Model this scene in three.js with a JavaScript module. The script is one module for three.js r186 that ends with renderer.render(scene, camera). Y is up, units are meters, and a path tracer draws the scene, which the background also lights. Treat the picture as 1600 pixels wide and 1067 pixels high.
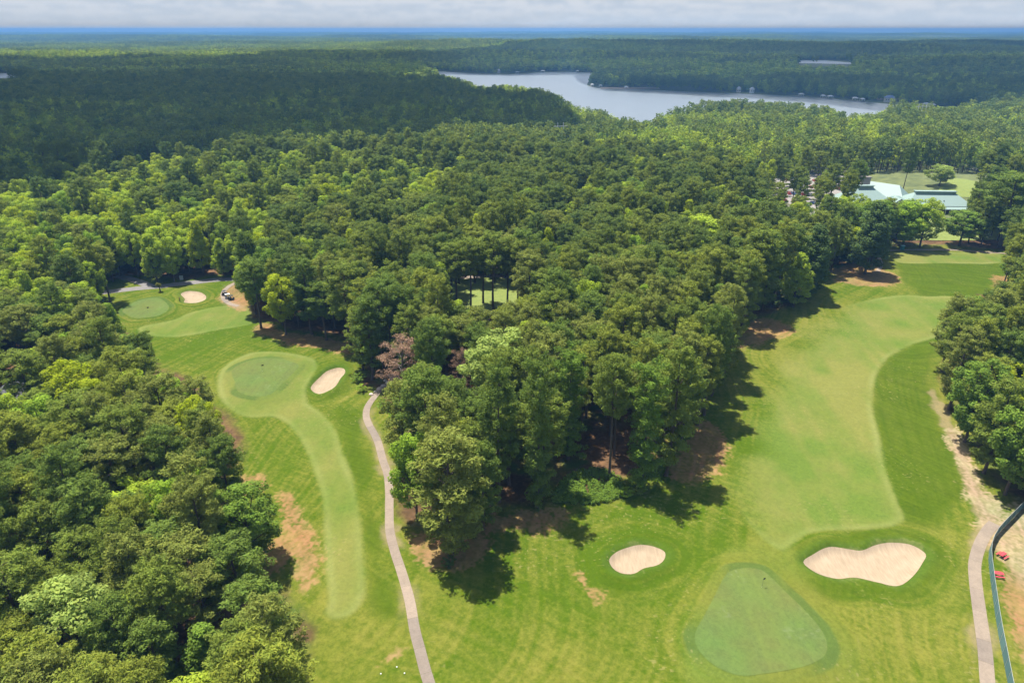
import * as THREE from 'three';
import { mergeGeometries } from 'three/addons/utils/BufferGeometryUtils.js';

// ---------------------------------------------------------------- camera, sky, sun, exposure
const EYE = 100, FPX = 1067, CX = 800, CY = 533.5, PITCH = Math.atan((533.5 - 46) / 1067);
const scene = new THREE.Scene();
const camera = new THREE.PerspectiveCamera(2 * Math.atan(CY / FPX) * 180 / Math.PI, 1024 / 682, 1, 60000);
camera.position.set(0, EYE, 0);
camera.rotation.order = 'YXZ';
camera.rotation.x = -PITCH;
const renderer = new THREE.WebGLRenderer({ antialias: true });
renderer.toneMapping = THREE.LinearToneMapping;
renderer.toneMappingExposure = 2.05;
renderer.shadowMap.enabled = true;
const TO_SUN = new THREE.Vector3(-0.25, 1, -0.25).normalize();
const sun = new THREE.DirectionalLight(new THREE.Color().setRGB(1, 0.955, 0.86), 4.9);
sun.name = 'sun';
sun.position.copy(TO_SUN).multiplyScalar(4000);
sun.target.position.set(0, 0, -200);
sun.position.add(sun.target.position);
sun.castShadow = true;
Object.assign(sun.shadow.camera, { left: -500, right: 500, top: 500, bottom: -500, near: 100, far: 6000 });
scene.add(sun, sun.target);
scene.fog = new THREE.FogExp2(new THREE.Color().setRGB(0.20, 0.50, 1.0), 0.00013);

// ---------------------------------------------------------------- random numbers and noise
let seedNow = 1;
const seed = (n) => { seedNow = n | 0; };
const R = () => { seedNow = (seedNow + 0x6d2b79f5) | 0; let t = Math.imul(seedNow ^ (seedNow >>> 15), 1 | seedNow); t = (t + Math.imul(t ^ (t >>> 7), 61 | t)) ^ t; return ((t ^ (t >>> 14)) >>> 0) / 4294967296; };
const rr = (a, b) => a + (b - a) * R();
const pick = (a) => a[Math.floor(R() * a.length)];
seed(77);
const NT = new Float32Array(65536).map(() => R());
function vn(x, y) {                                   // smooth value noise, 0..1
  const ix = Math.floor(x), iy = Math.floor(y); let fx = x - ix, fy = y - iy;
  fx = fx * fx * (3 - 2 * fx); fy = fy * fy * (3 - 2 * fy);
  const a = (ix & 255), b = (ix + 1) & 255, c = (iy & 255) << 8, d = ((iy + 1) & 255) << 8;
  const p = NT[c | a], q = NT[c | b], r = NT[d | a], s = NT[d | b];
  return p + (q - p) * fx + (r - p + (p - q - r + s) * fx) * fy;
}
const fbm = (x, y, n = 4) => { let s = 0, a = 0.5, t = 0; for (let i = 0; i < n; i++) { s += a * vn(x + i * 17.3, y + i * 31.7); t += a; x *= 2.03; y *= 2.03; a *= 0.5; } return s / t; };
const clamp = (x, a = 0, b = 1) => x < a ? a : x > b ? b : x;
const sst = (a, b, x) => { const t = clamp((x - a) / (b - a)); return t * t * (3 - 2 * t); };
const lerp = (a, b, t) => a + (b - a) * t;

// ---------------------------------------------------------------- sky
{
  const W = 2048, H = 1024, data = new Float32Array(W * H * 4);
  for (let row = 0; row < H; row++) {
    const up = ((row + 0.5) / H - 0.5) * Math.PI, y = Math.sin(up);
    for (let col = 0; col < W; col++) {
      const az = ((col + 0.5) / W - 0.5) * 2 * Math.PI, x = Math.cos(az) * Math.cos(up), z = Math.sin(az) * Math.cos(up), o = (row * W + col) * 4;
      const yy = Math.max(y, 0), t = Math.pow(1 - yy, 5);
      let c = [lerp(0.11, 0.295, t), lerp(0.185, 0.325, t), lerp(0.32, 0.358, t)];
      const k = 1.15 / (yy + 0.018), u = x * k, v = z * k;
      const n = fbm(u * 0.9 + 9, v * 0.9 + 40, 5) * 0.72 + 0.28 * fbm(u * 4 + 70, v * 4 + 11, 4);
      const m = sst(0.41, 0.60, n) * lerp(0.35, 0.9, sst(0.004, 0.05, y));
      const cl = [0.365, 0.378, 0.400];
      for (let i = 0; i < 3; i++) data[o + i] = lerp(c[i], cl[i], m);
      data[o + 3] = 1;
    }
  }
  const sky = new THREE.DataTexture(data, W, H, THREE.RGBAFormat, THREE.FloatType);
  sky.mapping = THREE.EquirectangularReflectionMapping;
  sky.magFilter = sky.minFilter = THREE.LinearFilter;
  sky.needsUpdate = true;
  scene.background = sky; scene.environment = sky;
}

// ---------------------------------------------------------------- helpers
const names = new Map();
function numbered(name) { const n = names.get(name) ?? 0; names.set(name, n + 1); return n ? name + '_' + String(n).padStart(3, '0') : name; }
function tag(o, label, category, group, kind) {
  o.userData.label = label;
  if (category) o.userData.category = category;
  if (group) o.userData.group = group;
  if (kind) o.userData.kind = kind;
  return o;
}
function shadows(o) { o.castShadow = o.receiveShadow = true; return o; }
function mesh(name, g, m, parent) { const o = shadows(new THREE.Mesh(g, m)); o.name = parent ? name : numbered(name); (parent ?? scene).add(o); return o; }
function thing(name, label, category, [x, y, z] = [0, 0, 0], turn = 0, group) {
  const o = new THREE.Group(); o.name = numbered(name); scene.add(o); o.position.set(x, y, z); o.rotation.y = turn;
  return tag(o, label, category, group);
}
function structure(name, g, m, label) { const o = mesh(name, g, m); o.userData.kind = 'structure'; if (label) o.userData.label = label; return o; }
const lin = (r, g, b) => new THREE.Color().setRGB(r, g, b);
const std = (r, g, b, roughness = 0.85, more = {}) => new THREE.MeshStandardMaterial({ color: lin(r, g, b), roughness, ...more });
function box(w, h, d, x = 0, y = 0, z = 0, ry = 0, rx = 0, rz = 0) {
  const g = new THREE.BoxGeometry(w, h, d); if (rx) g.rotateX(rx); if (rz) g.rotateZ(rz); if (ry) g.rotateY(ry); g.translate(x, y, z); return g;
}
function bar(a, b, r, n = 6, r2 = r) {
  const A = new THREE.Vector3(...a), B = new THREE.Vector3(...b), d = B.clone().sub(A), g = new THREE.CylinderGeometry(r2, r, d.length(), n, 1);
  g.applyQuaternion(new THREE.Quaternion().setFromUnitVectors(new THREE.Vector3(0, 1, 0), d.clone().normalize()));
  g.translate((A.x + B.x) / 2, (A.y + B.y) / 2, (A.z + B.z) / 2); return g;
}
const merge = (list) => mergeGeometries(list.map((g) => { const q = g.index ? g.toNonIndexed() : g; for (const k of Object.keys(q.attributes)) if (!['position', 'normal', 'uv'].includes(k)) q.deleteAttribute(k); return q; }));
function tris(list, uv) {            // flat-shaded polygons from arrays of points
  const p = [];
  for (const f of list) for (let i = 1; i < f.length - 1; i++) p.push(...f[0], ...f[i], ...f[i + 1]);
  const g = new THREE.BufferGeometry(); g.setAttribute('position', new THREE.Float32BufferAttribute(p, 3));
  g.setAttribute('uv', new THREE.Float32BufferAttribute(new Float32Array(p.length / 3 * 2), 2));
  g.computeVertexNormals(); return g;
}

// photo pixel -> point on the ground (or at a height), and back
const SP = Math.sin(PITCH), CP = Math.cos(PITCH);
function ray(px, py) { const a = (px - CX) / FPX, b = (py - CY) / FPX; return [a, -(SP + CP * b), -(CP - SP * b)]; }
function at(px, py, y = 0) { const [a, v, f] = ray(px, py), t = (y - EYE) / v; return [a * t, y, f * t]; }
function proj(x, y, z) { const dy = y - EYE, zc = -z * CP - dy * SP; return [CX + x / zc * FPX, CY + (-dy * CP + z * SP) / zc * FPX, zc]; }
function hit(px, py) { let y = 0; for (let i = 0; i < 6; i++) { const p = at(px, py, y); y = Hb(p[0], p[2]); } return at(px, py, y); }
function inside(poly, x, y) { let c = false; for (let i = 0, j = poly.length - 1; i < poly.length; j = i++) { const [a, b] = poly[i], [d, e] = poly[j]; if ((b > y) !== (e > y) && x < (d - a) * (y - b) / (e - b) + a) c = !c; } return c; }
function bounds(poly) { let a = 1e9, b = 1e9, c = -1e9, d = -1e9; for (const [x, y] of poly) { a = Math.min(a, x); b = Math.min(b, y); c = Math.max(c, x); d = Math.max(d, y); } return [a, b, c, d]; }
function smooth(pts, n = 5, closed = true) { const c = new THREE.CatmullRomCurve3(pts.map(([x, z]) => new THREE.Vector3(x, 0, z)), closed, 'centripetal'); return c.getPoints(pts.length * n).map((p) => [p.x, p.z]); }
function sdf(poly, x, y) {            // metres, positive inside
  let d = 1e18;
  for (let i = 0, j = poly.length - 1; i < poly.length; j = i++) {
    const [ax, ay] = poly[j], [bx, by] = poly[i], ex = bx - ax, ey = by - ay, wx = x - ax, wy = y - ay, t = clamp((wx * ex + wy * ey) / (ex * ex + ey * ey + 1e-9)), qx = wx - ex * t, qy = wy - ey * t;
    d = Math.min(d, qx * qx + qy * qy);
  }
  return Math.sqrt(d) * (inside(poly, x, y) ? 1 : -1);
}
function segDist(line, x, y) { let d = 1e18; for (let i = 1; i < line.length; i++) { const [ax, ay] = line[i - 1], [bx, by] = line[i], ex = bx - ax, ey = by - ay, wx = x - ax, wy = y - ay, t = clamp((wx * ex + wy * ey) / (ex * ex + ey * ey + 1e-9)), qx = wx - ex * t, qy = wy - ey * t; d = Math.min(d, qx * qx + qy * qy); } return Math.sqrt(d); }

// ---------------------------------------------------------------- the lie of the land
const LAKE_Y = -10;
const lakePx = [[655, 109.5], [700, 112], [740, 114.5], [790, 116], [820, 114.5], [868, 112], [925, 113.5], [926, 120], [918, 130], [920, 134], [935, 137], [1000, 139.5], [1060, 142.5], [1100, 144], [1180, 147], [1240, 150], [1300, 154], [1340, 158], [1400, 163], [1450, 167], [1500, 172], [1530, 180], [1500, 190], [1400, 192], [1300, 191], [1200, 186], [1100, 188], [1060, 194], [1020, 199], [960, 194], [900, 180], [860, 155], [800, 144], [735, 139], [700, 125], [668, 117]];
const lake = smooth(lakePx.map(([x, y]) => { const p = at(x, y, LAKE_Y); return [p[0], p[2]]; }), 3);
const pondL = smooth([[-60, 114.5], [10, 114], [36, 115.5], [40, 118], [20, 121], [-60, 123]].map(([x, y]) => { const p = at(x, y, LAKE_Y); return [p[0], p[2]]; }), 3);
const pondR = smooth([[1240, 95], [1290, 94], [1330, 96], [1338, 99], [1320, 103], [1260, 103], [1244, 100]].map(([x, y]) => { const p = at(x, y, LAKE_Y); return [p[0], p[2]]; }), 3);
const waters = [lake, pondL, pondR], waterBox = waters.map(bounds);
function waterDist(x, z) { let d = -1e9; waters.forEach((w, i) => { const b = waterBox[i]; const gx = Math.max(b[0] - x, x - b[2], 0), gz = Math.max(b[1] - z, z - b[3], 0); if (gx + gz > 900) d = Math.max(d, -900); else d = Math.max(d, sdf(w, x, z)); }); return d; }
function Hb(x, z) {
  const D = Math.hypot(x, z);
  const near = (fbm(x / 85 + 5, z / 85 + 3, 3) - 0.5) * 3.2 * (1 - sst(400, 600, D));
  const down = LAKE_Y * sst(480, 820, D) - 0.3 * sst(700, 900, D) + (D > 430 && D < 1000 ? 17 * (fbm(x / 170 + 3, z / 120 + 6, 2) - 0.45) * sst(430, 600, D) * (1 - sst(720, 860, D)) : 0);
  let far = 0;
  if (D > 900) {
    const keep = sst(40, 420, -waterDist(x, z));
    far = keep * (sst(1100, 2600, D) * 46 * clamp((fbm(x / 1300 + 7, z / 620 + 2, 3) - 0.28) * 1.7) + sst(6000, 16000, D) * 26 * fbm(x / 6000 + 1, z / 2500 + 9, 3));
  }
  return near + down + far;
}

// ---------------------------------------------------------------- traced outlines on the course (photo pixels -> ground)
const G = (list, n = 5) => smooth(list.map(([x, y]) => { const p = hit(x, y); return [p[0], p[2]]; }), n);
const Gl = (list, n = 6) => smooth(list.map(([x, y]) => { const p = hit(x, y); return [p[0], p[2]]; }), n, false);
const greens = {
  near: G([[1136, 900], [1149, 894], [1171, 892], [1191, 896], [1204, 906], [1229, 931], [1257, 958], [1281, 986], [1291, 1005], [1290, 1027], [1270, 1041], [1246, 1049], [1191, 1058], [1160, 1061], [1133, 1054], [1108, 1039], [1092, 1021], [1085, 1005], [1088, 988], [1100, 966], [1116, 936]]),
  mid: G([[362, 583], [369, 576], [386, 568], [409, 563], [431, 563], [452, 567], [467, 574], [461, 583], [446, 598], [435, 609], [422, 620], [405, 623], [386, 621], [372, 615], [367, 600]]),
  far: G([[191, 488], [201, 480], [214, 473], [231, 469], [246, 468], [255, 472], [264, 482], [261, 489], [248, 496], [231, 499], [211, 500], [197, 494]]),
};
const bunkers = {
  kidney: G([[952, 874], [962, 863], [982, 855], [1004, 851], [1026, 855], [1039, 862], [1038, 874], [1028, 882], [1006, 888], [990, 897], [973, 896], [960, 889]]),
  heart: G([[1256, 878], [1272, 865], [1298, 855], [1328, 858], [1346, 860], [1368, 852], [1390, 848], [1425, 851], [1447, 865], [1442, 880], [1425, 902], [1403, 914], [1372, 908], [1337, 901], [1307, 902], [1276, 893]]),
  oval: G([[485, 607], [499, 589], [510, 580], [525, 575], [536, 576], [539, 582], [532, 591], [523, 604], [512, 611], [499, 615]]),
  far: G([[282, 459], [292, 455], [311, 456], [321, 462], [319, 468], [309, 473], [297, 474], [287, 472], [288, 466]]),
};
const fairways = {
  left: G([[480, 628], [478, 615], [484, 598], [493, 581], [496, 570], [491, 562], [476, 556], [452, 551], [420, 549], [392, 551], [367, 561], [347, 577], [339, 600], [350, 632], [385, 652], [430, 652], [457, 672], [476, 702], [491, 740], [503, 780], [506, 832], [509, 893], [512, 939], [509, 962], [524, 969], [552, 958], [567, 936], [571, 912], [568, 869], [565, 826], [558, 780], [549, 740], [536, 709], [527, 679], [517, 662], [506, 649], [489, 636]]),
  far: G([[268, 500], [300, 487], [345, 478], [385, 480], [402, 492], [398, 504], [340, 516], [280, 526], [235, 524], [215, 512]]),
  right: G([[1365, 640], [1373, 674], [1384, 730], [1397, 768], [1411, 802], [1414, 811], [1397, 822], [1375, 827], [1319, 829], [1285, 831], [1258, 838], [1240, 851], [1222, 862], [1195, 845], [1165, 815], [1145, 770], [1150, 700], [1170, 620], [1205, 560], [1260, 510], [1330, 475], [1400, 462], [1450, 463], [1500, 465], [1490, 500], [1471, 523], [1430, 537], [1396, 554], [1376, 574], [1366, 605]]),
  tee: G([[1392, 395], [1450, 394], [1562, 396], [1566, 404], [1562, 411], [1480, 411], [1405, 410], [1396, 403]]),
};
const aprons = { near: G([[1120, 880], [1150, 852], [1205, 838], [1242, 862], [1268, 915], [1310, 965], [1345, 1010], [1350, 1066], [1250, 1110], [1120, 1110], [1062, 1066], [1058, 1000], [1085, 940]]), };
const deepRough = { right: G([[1366, 600], [1374, 674], [1385, 730], [1398, 768], [1413, 808], [1450, 815], [1490, 790], [1500, 740], [1482, 690], [1465, 640], [1452, 590], [1455, 545], [1471, 523], [1430, 537], [1396, 554], [1376, 574]]), tee: G([[1403, 411], [1565, 413], [1556, 440], [1540, 457], [1498, 461], [1447, 459], [1424, 442], [1409, 424]]), heart: G([[1240, 880], [1262, 852], [1310, 842], [1380, 836], [1440, 840], [1475, 870], [1465, 900], [1430, 930], [1390, 940], [1320, 930], [1262, 910]]), kidney: G([[930, 880], [950, 855], [1000, 838], [1045, 848], [1055, 870], [1045, 893], [1010, 912], [965, 920], [938, 905]]), oval: G([[476, 612], [492, 588], [508, 572], [530, 567], [547, 572], [545, 590], [528, 614], [500, 624]]), left: G([[560, 640], [556, 700], [575, 760], [585, 830], [600, 900], [612, 960], [590, 930], [578, 860], [570, 790], [552, 720], [535, 670], [520, 640]]) };
const clays = [[[447, 774], [463, 795], [475, 832], [484, 850], [496, 878], [487, 899], [475, 918], [461, 905], [460, 863], [458, 826], [446, 795]], [[416, 880], [420, 855], [440, 846], [460, 858], [450, 880], [436, 895], [410, 898]], [[372, 755], [390, 742], [410, 746], [406, 758], [385, 768]], [[589, 1038], [604, 1026], [626, 1018], [636, 1022], [632, 1028], [612, 1031], [597, 1042]], [[1298, 437], [1330, 408], [1350, 405], [1390, 425], [1398, 440], [1370, 448], [1330, 446]], [[1140, 545], [1165, 505], [1190, 495], [1225, 505], [1232, 520], [1195, 530], [1165, 545]], [[1050, 745], [1075, 690], [1100, 660], [1120, 668], [1135, 705], [1120, 730], [1085, 745]], [[1520, 780], [1500, 720], [1480, 670], [1490, 670], [1515, 715], [1535, 760], [1590, 800], [1540, 830], [1528, 815]], [[1552, 800], [1600, 780], [1700, 830], [1700, 1120], [1640, 1120], [1592, 1010], [1570, 940], [1558, 900], [1556, 850]], [[905, 895], [915, 893], [922, 915], [935, 935], [920, 932], [908, 915]], [[345, 455], [360, 446], [372, 445], [385, 470], [380, 485], [350, 475]], [[640, 870], [660, 840], [720, 840], [775, 838], [770, 855], [720, 888], [660, 890]], [[740, 840], [790, 800], [860, 790], [905, 795], [880, 812], [800, 830]], [[395, 515], [412, 505], [440, 520], [520, 530], [560, 540], [555, 552], [500, 545], [440, 530]], [[1395, 385], [1460, 380], [1560, 388], [1600, 395], [1600, 380], [1500, 372], [1400, 376]], [[1545, 445], [1570, 432], [1610, 440], [1610, 460], [1570, 455]]].map((p) => G(p, 4));
const clayBox = clays.map(bounds);

// the parts of the photograph where open ground, and no crown, is seen
const openPx = {
  leftHole: [[500, 1100], [503, 1030], [508, 960], [487, 924], [444, 901], [400, 893], [423, 870], [432, 828], [418, 792], [387, 764], [387, 718], [398, 679], [378, 652], [352, 634], [334, 607], [300, 580], [248, 560], [240, 543], [220, 520], [187, 482], [160, 463], [142, 456], [170, 444], [200, 434], [228, 436], [250, 443], [300, 438], [366, 432], [372, 445], [366, 470], [378, 490], [400, 502], [440, 520], [500, 530], [562, 545], [575, 550], [556, 575], [553, 600], [560, 625], [580, 612], [592, 612], [580, 640], [592, 670], [604, 700], [610, 740], [606, 800], [612, 840], [640, 858], [680, 850], [700, 870], [745, 852], [770, 830], [800, 800], [850, 795], [880, 772], [960, 782], [1000, 770], [1045, 745], [1066, 700], [1096, 660], [1112, 625], [1140, 590], [1150, 550], [1168, 505], [1225, 485], [1270, 470], [1282, 440], [1312, 415], [1340, 420], [1368, 420], [1386, 405], [1392, 388], [1470, 388], [1565, 392], [1568, 420], [1572, 446], [1512, 456], [1480, 490], [1458, 560], [1462, 600], [1486, 648], [1500, 700], [1530, 745], [1562, 775], [1608, 795], [1900, 900], [1900, 1200], [500, 1200]],
  clearing: [[712, 446], [760, 442], [812, 446], [806, 470], [770, 474], [722, 478], [708, 472]],
  clearing2: [[612, 405], [634, 405], [630, 418], [612, 418]],
  clearing3: [[893, 290], [910, 284], [920, 287], [912, 294], [896, 296]],
  lawn: [[1478, 286], [1492, 280], [1522, 286], [1520, 303], [1498, 302]],
  clubhouse: [[1346, 284], [1362, 272], [1400, 270], [1425, 292], [1500, 290], [1516, 318], [1506, 328], [1460, 333], [1440, 318], [1412, 304], [1372, 312], [1350, 300]],
  house: [[18, 596], [24, 588], [38, 590], [42, 608], [34, 622], [22, 620], [14, 612]],
};
const open = Object.entries(openPx).map(([k, p]) => ({ k, p, b: bounds(p) }));
const lakeSeen = [[672, 111], [740, 114], [800, 116], [868, 112], [922, 114], [920, 133], [1000, 139], [1100, 144], [1240, 150], [1340, 158], [1390, 163], [1372, 175], [1322, 177], [1298, 165], [1240, 158], [1180, 153], [1110, 149], [1050, 156], [1036, 170], [1022, 187], [990, 184], [968, 181], [940, 170], [896, 163], [876, 148], [850, 138], [800, 131], [745, 133], [730, 124], [700, 117]];
const lakeSeenB = bounds(lakeSeen), pondLSeen = [[-50, 114], [34, 115], [34, 119], [20, 121], [-50, 122]], pondRSeen = [[1245, 94.5], [1335, 96], [1333, 99.5], [1300, 101], [1250, 101]];

// ---------------------------------------------------------------- ground: one sheet, fine over the course and coarse to the horizon
const X0 = -205, X1 = 285, Z0 = -350, Z1 = -66, CELL = 0.7;
const NX = Math.round((X1 - X0) / CELL), NZ = Math.round((Z1 - Z0) / CELL), gx = (i) => X0 + i * CELL, gz = (j) => Z0 + j * CELL;
const XE = X0 + NX * CELL, ZE = Z0 + NZ * CELL, FW = NX + 1, FN = FW * (NZ + 1);
function grow(from, to, first, factor) { const out = []; let s = first, p = from; const dir = Math.sign(to - from); while ((to - p) * dir > s * 1.5) { p += s * dir; out.push(p); s *= factor; } out.push(to); return out; }
const xs = [...grow(X0, -15500, 2, 1.14).reverse(), ...Array.from({ length: NX + 1 }, (_, i) => gx(i)), ...grow(XE, 15500, 2, 1.14)];
const zs = [...grow(Z0, -15500, 2, 1.1).reverse(), ...Array.from({ length: NZ + 1 }, (_, j) => gz(j)), ...grow(ZE, 3000, 3, 1.25)];
const ix0 = xs.indexOf(X0), iz0 = zs.indexOf(Z0);

function field(polys, reach) {       // signed distance on the fine grid, the nearest of several outlines
  const f = new Float32Array(FN).fill(-reach);
  for (const p of polys) {
    const b = bounds(p), i0 = Math.max(0, Math.floor((b[0] - reach - X0) / CELL)), i1 = Math.min(NX, Math.ceil((b[2] + reach - X0) / CELL)), j0 = Math.max(0, Math.floor((b[1] - reach - Z0) / CELL)), j1 = Math.min(NZ, Math.ceil((b[3] + reach - Z0) / CELL));
    for (let j = j0; j <= j1; j++) for (let i = i0; i <= i1; i++) { const k = j * FW + i, d = sdf(p, gx(i), gz(j)); if (d > f[k]) f[k] = d; }
  }
  return f;
}
const pathLines = {
  near: Gl([[622, 590], [597, 606], [584, 621], [574, 636], [572, 651], [577, 665], [585, 679], [591, 693], [598, 719], [605, 740], [608, 770], [608, 800], [609, 830], [617, 863], [627, 893], [640, 939], [648, 985], [656, 1016], [664, 1047], [671, 1070], [682, 1110]]),
  east: Gl([[1555, 818], [1546, 827], [1533, 849], [1524, 881], [1525, 908], [1529, 940], [1534, 975], [1540, 1018], [1544, 1067], [1550, 1110]]),
  tee: Gl([[1372, 425], [1378, 412], [1374, 400], [1382, 393], [1400, 391], [1440, 390], [1500, 391], [1570, 396], [1640, 402]]),
  carts: Gl([[372, 440], [358, 447], [349, 456], [349, 465], [357, 474], [374, 479]]),
};
const roadLine = Gl([[100, 470], [148, 459], [190, 453], [238, 449], [285, 443], [330, 437.5], [372, 435.5], [440, 432]]);
const driveLine = Gl([[238, 449], [222, 443], [205, 437], [180, 430]]);
const trackLine = Gl([[1545, 818], [1526, 775], [1512, 737], [1499, 701], [1485, 669], [1470, 640], [1458, 612]]);
function lineField(lines, reach) {
  const f = new Float32Array(FN).fill(reach);
  for (const l of lines) { const b = bounds(l), i0 = Math.max(0, Math.floor((b[0] - reach - X0) / CELL)), i1 = Math.min(NX, Math.ceil((b[2] + reach - X0) / CELL)), j0 = Math.max(0, Math.floor((b[1] - reach - Z0) / CELL)), j1 = Math.min(NZ, Math.ceil((b[3] + reach - Z0) / CELL)); for (let j = j0; j <= j1; j++) for (let i = i0; i <= i1; i++) { const k = j * FW + i; f[k] = Math.min(f[k], segDist(l, gx(i), gz(j))); } }
  return f;
}
const fGreen = field(Object.values(greens), 9), fBunker = field(Object.values(bunkers), 13), fFair = field([fairways.left, fairways.far, fairways.right, fairways.tee], 14), fApron = field([aprons.near], 10), fDeep = field(Object.values(deepRough), 9), fClay = field(clays, 7), fPath = lineField([pathLines.near, pathLines.east, pathLines.carts, pathLines.tee], 5), fTrack = lineField([trackLine], 6);
// how far into the open each bit of ground lies, in rough metres: sampled in the outline's own picture and blurred by noise
const openG = G(openPx.leftHole.map(([x, y]) => [clamp(x, -40, 1660), Math.min(y, 1095)]), 2);
const fOpen = (() => {              // coarse grid of 2.8 m, then interpolated
  const S = 4, w = Math.ceil(NX / S) + 2, h = Math.ceil(NZ / S) + 2, c = new Float32Array(w * h), f = new Float32Array(FN);
  for (let j = 0; j < h; j++) for (let i = 0; i < w; i++) c[j * w + i] = sdf(openG, gx(i * S), gz(j * S));
  for (let j = 0; j <= NZ; j++) for (let i = 0; i <= NX; i++) { const a = Math.floor(i / S), b = Math.floor(j / S), u = i / S - a, v = j / S - b, o = b * w + a; f[j * FW + i] = lerp(lerp(c[o], c[o + 1], u), lerp(c[o + w], c[o + w + 1], u), v); }
  return f;
})();
const HF = new Float32Array(FN);     // heights over the course: mounds, raised greens, scooped bunkers
for (let j = 0; j <= NZ; j++) for (let i = 0; i <= NX; i++) {
  const k = j * FW + i, x = gx(i), z = gz(j); let y = Hb(x, z);
  const flat = 1 - sst(-4, 1, fGreen[k]);
  y += (fbm(x / 13 + 3, z / 13 + 8, 3) - 0.5) * 0.9 * flat * sst(0.5, 3.5, fPath[k]);
  y += 0.75 * sst(-7, 0.5, fGreen[k]);
  const b = fBunker[k];
  y += 0.55 * sst(-6, -0.8, b) * (1 - sst(-1.2, 0.1, b)) * (0.6 + 0.8 * vn(x / 6, z / 6)) - 0.8 * sst(-0.5, 1.3, b);
  HF[k] = y;
}
function H(x, z) {
  const u = (x - X0) / CELL, v = (z - Z0) / CELL;
  if (u < 0 || v < 0 || u >= NX || v >= NZ) return Hb(x, z);
  const i = Math.floor(u), j = Math.floor(v), k = j * FW + i, a = u - i, b = v - j;
  return lerp(lerp(HF[k], HF[k + 1], a), lerp(HF[k + FW], HF[k + FW + 1], a), b);
}

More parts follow.
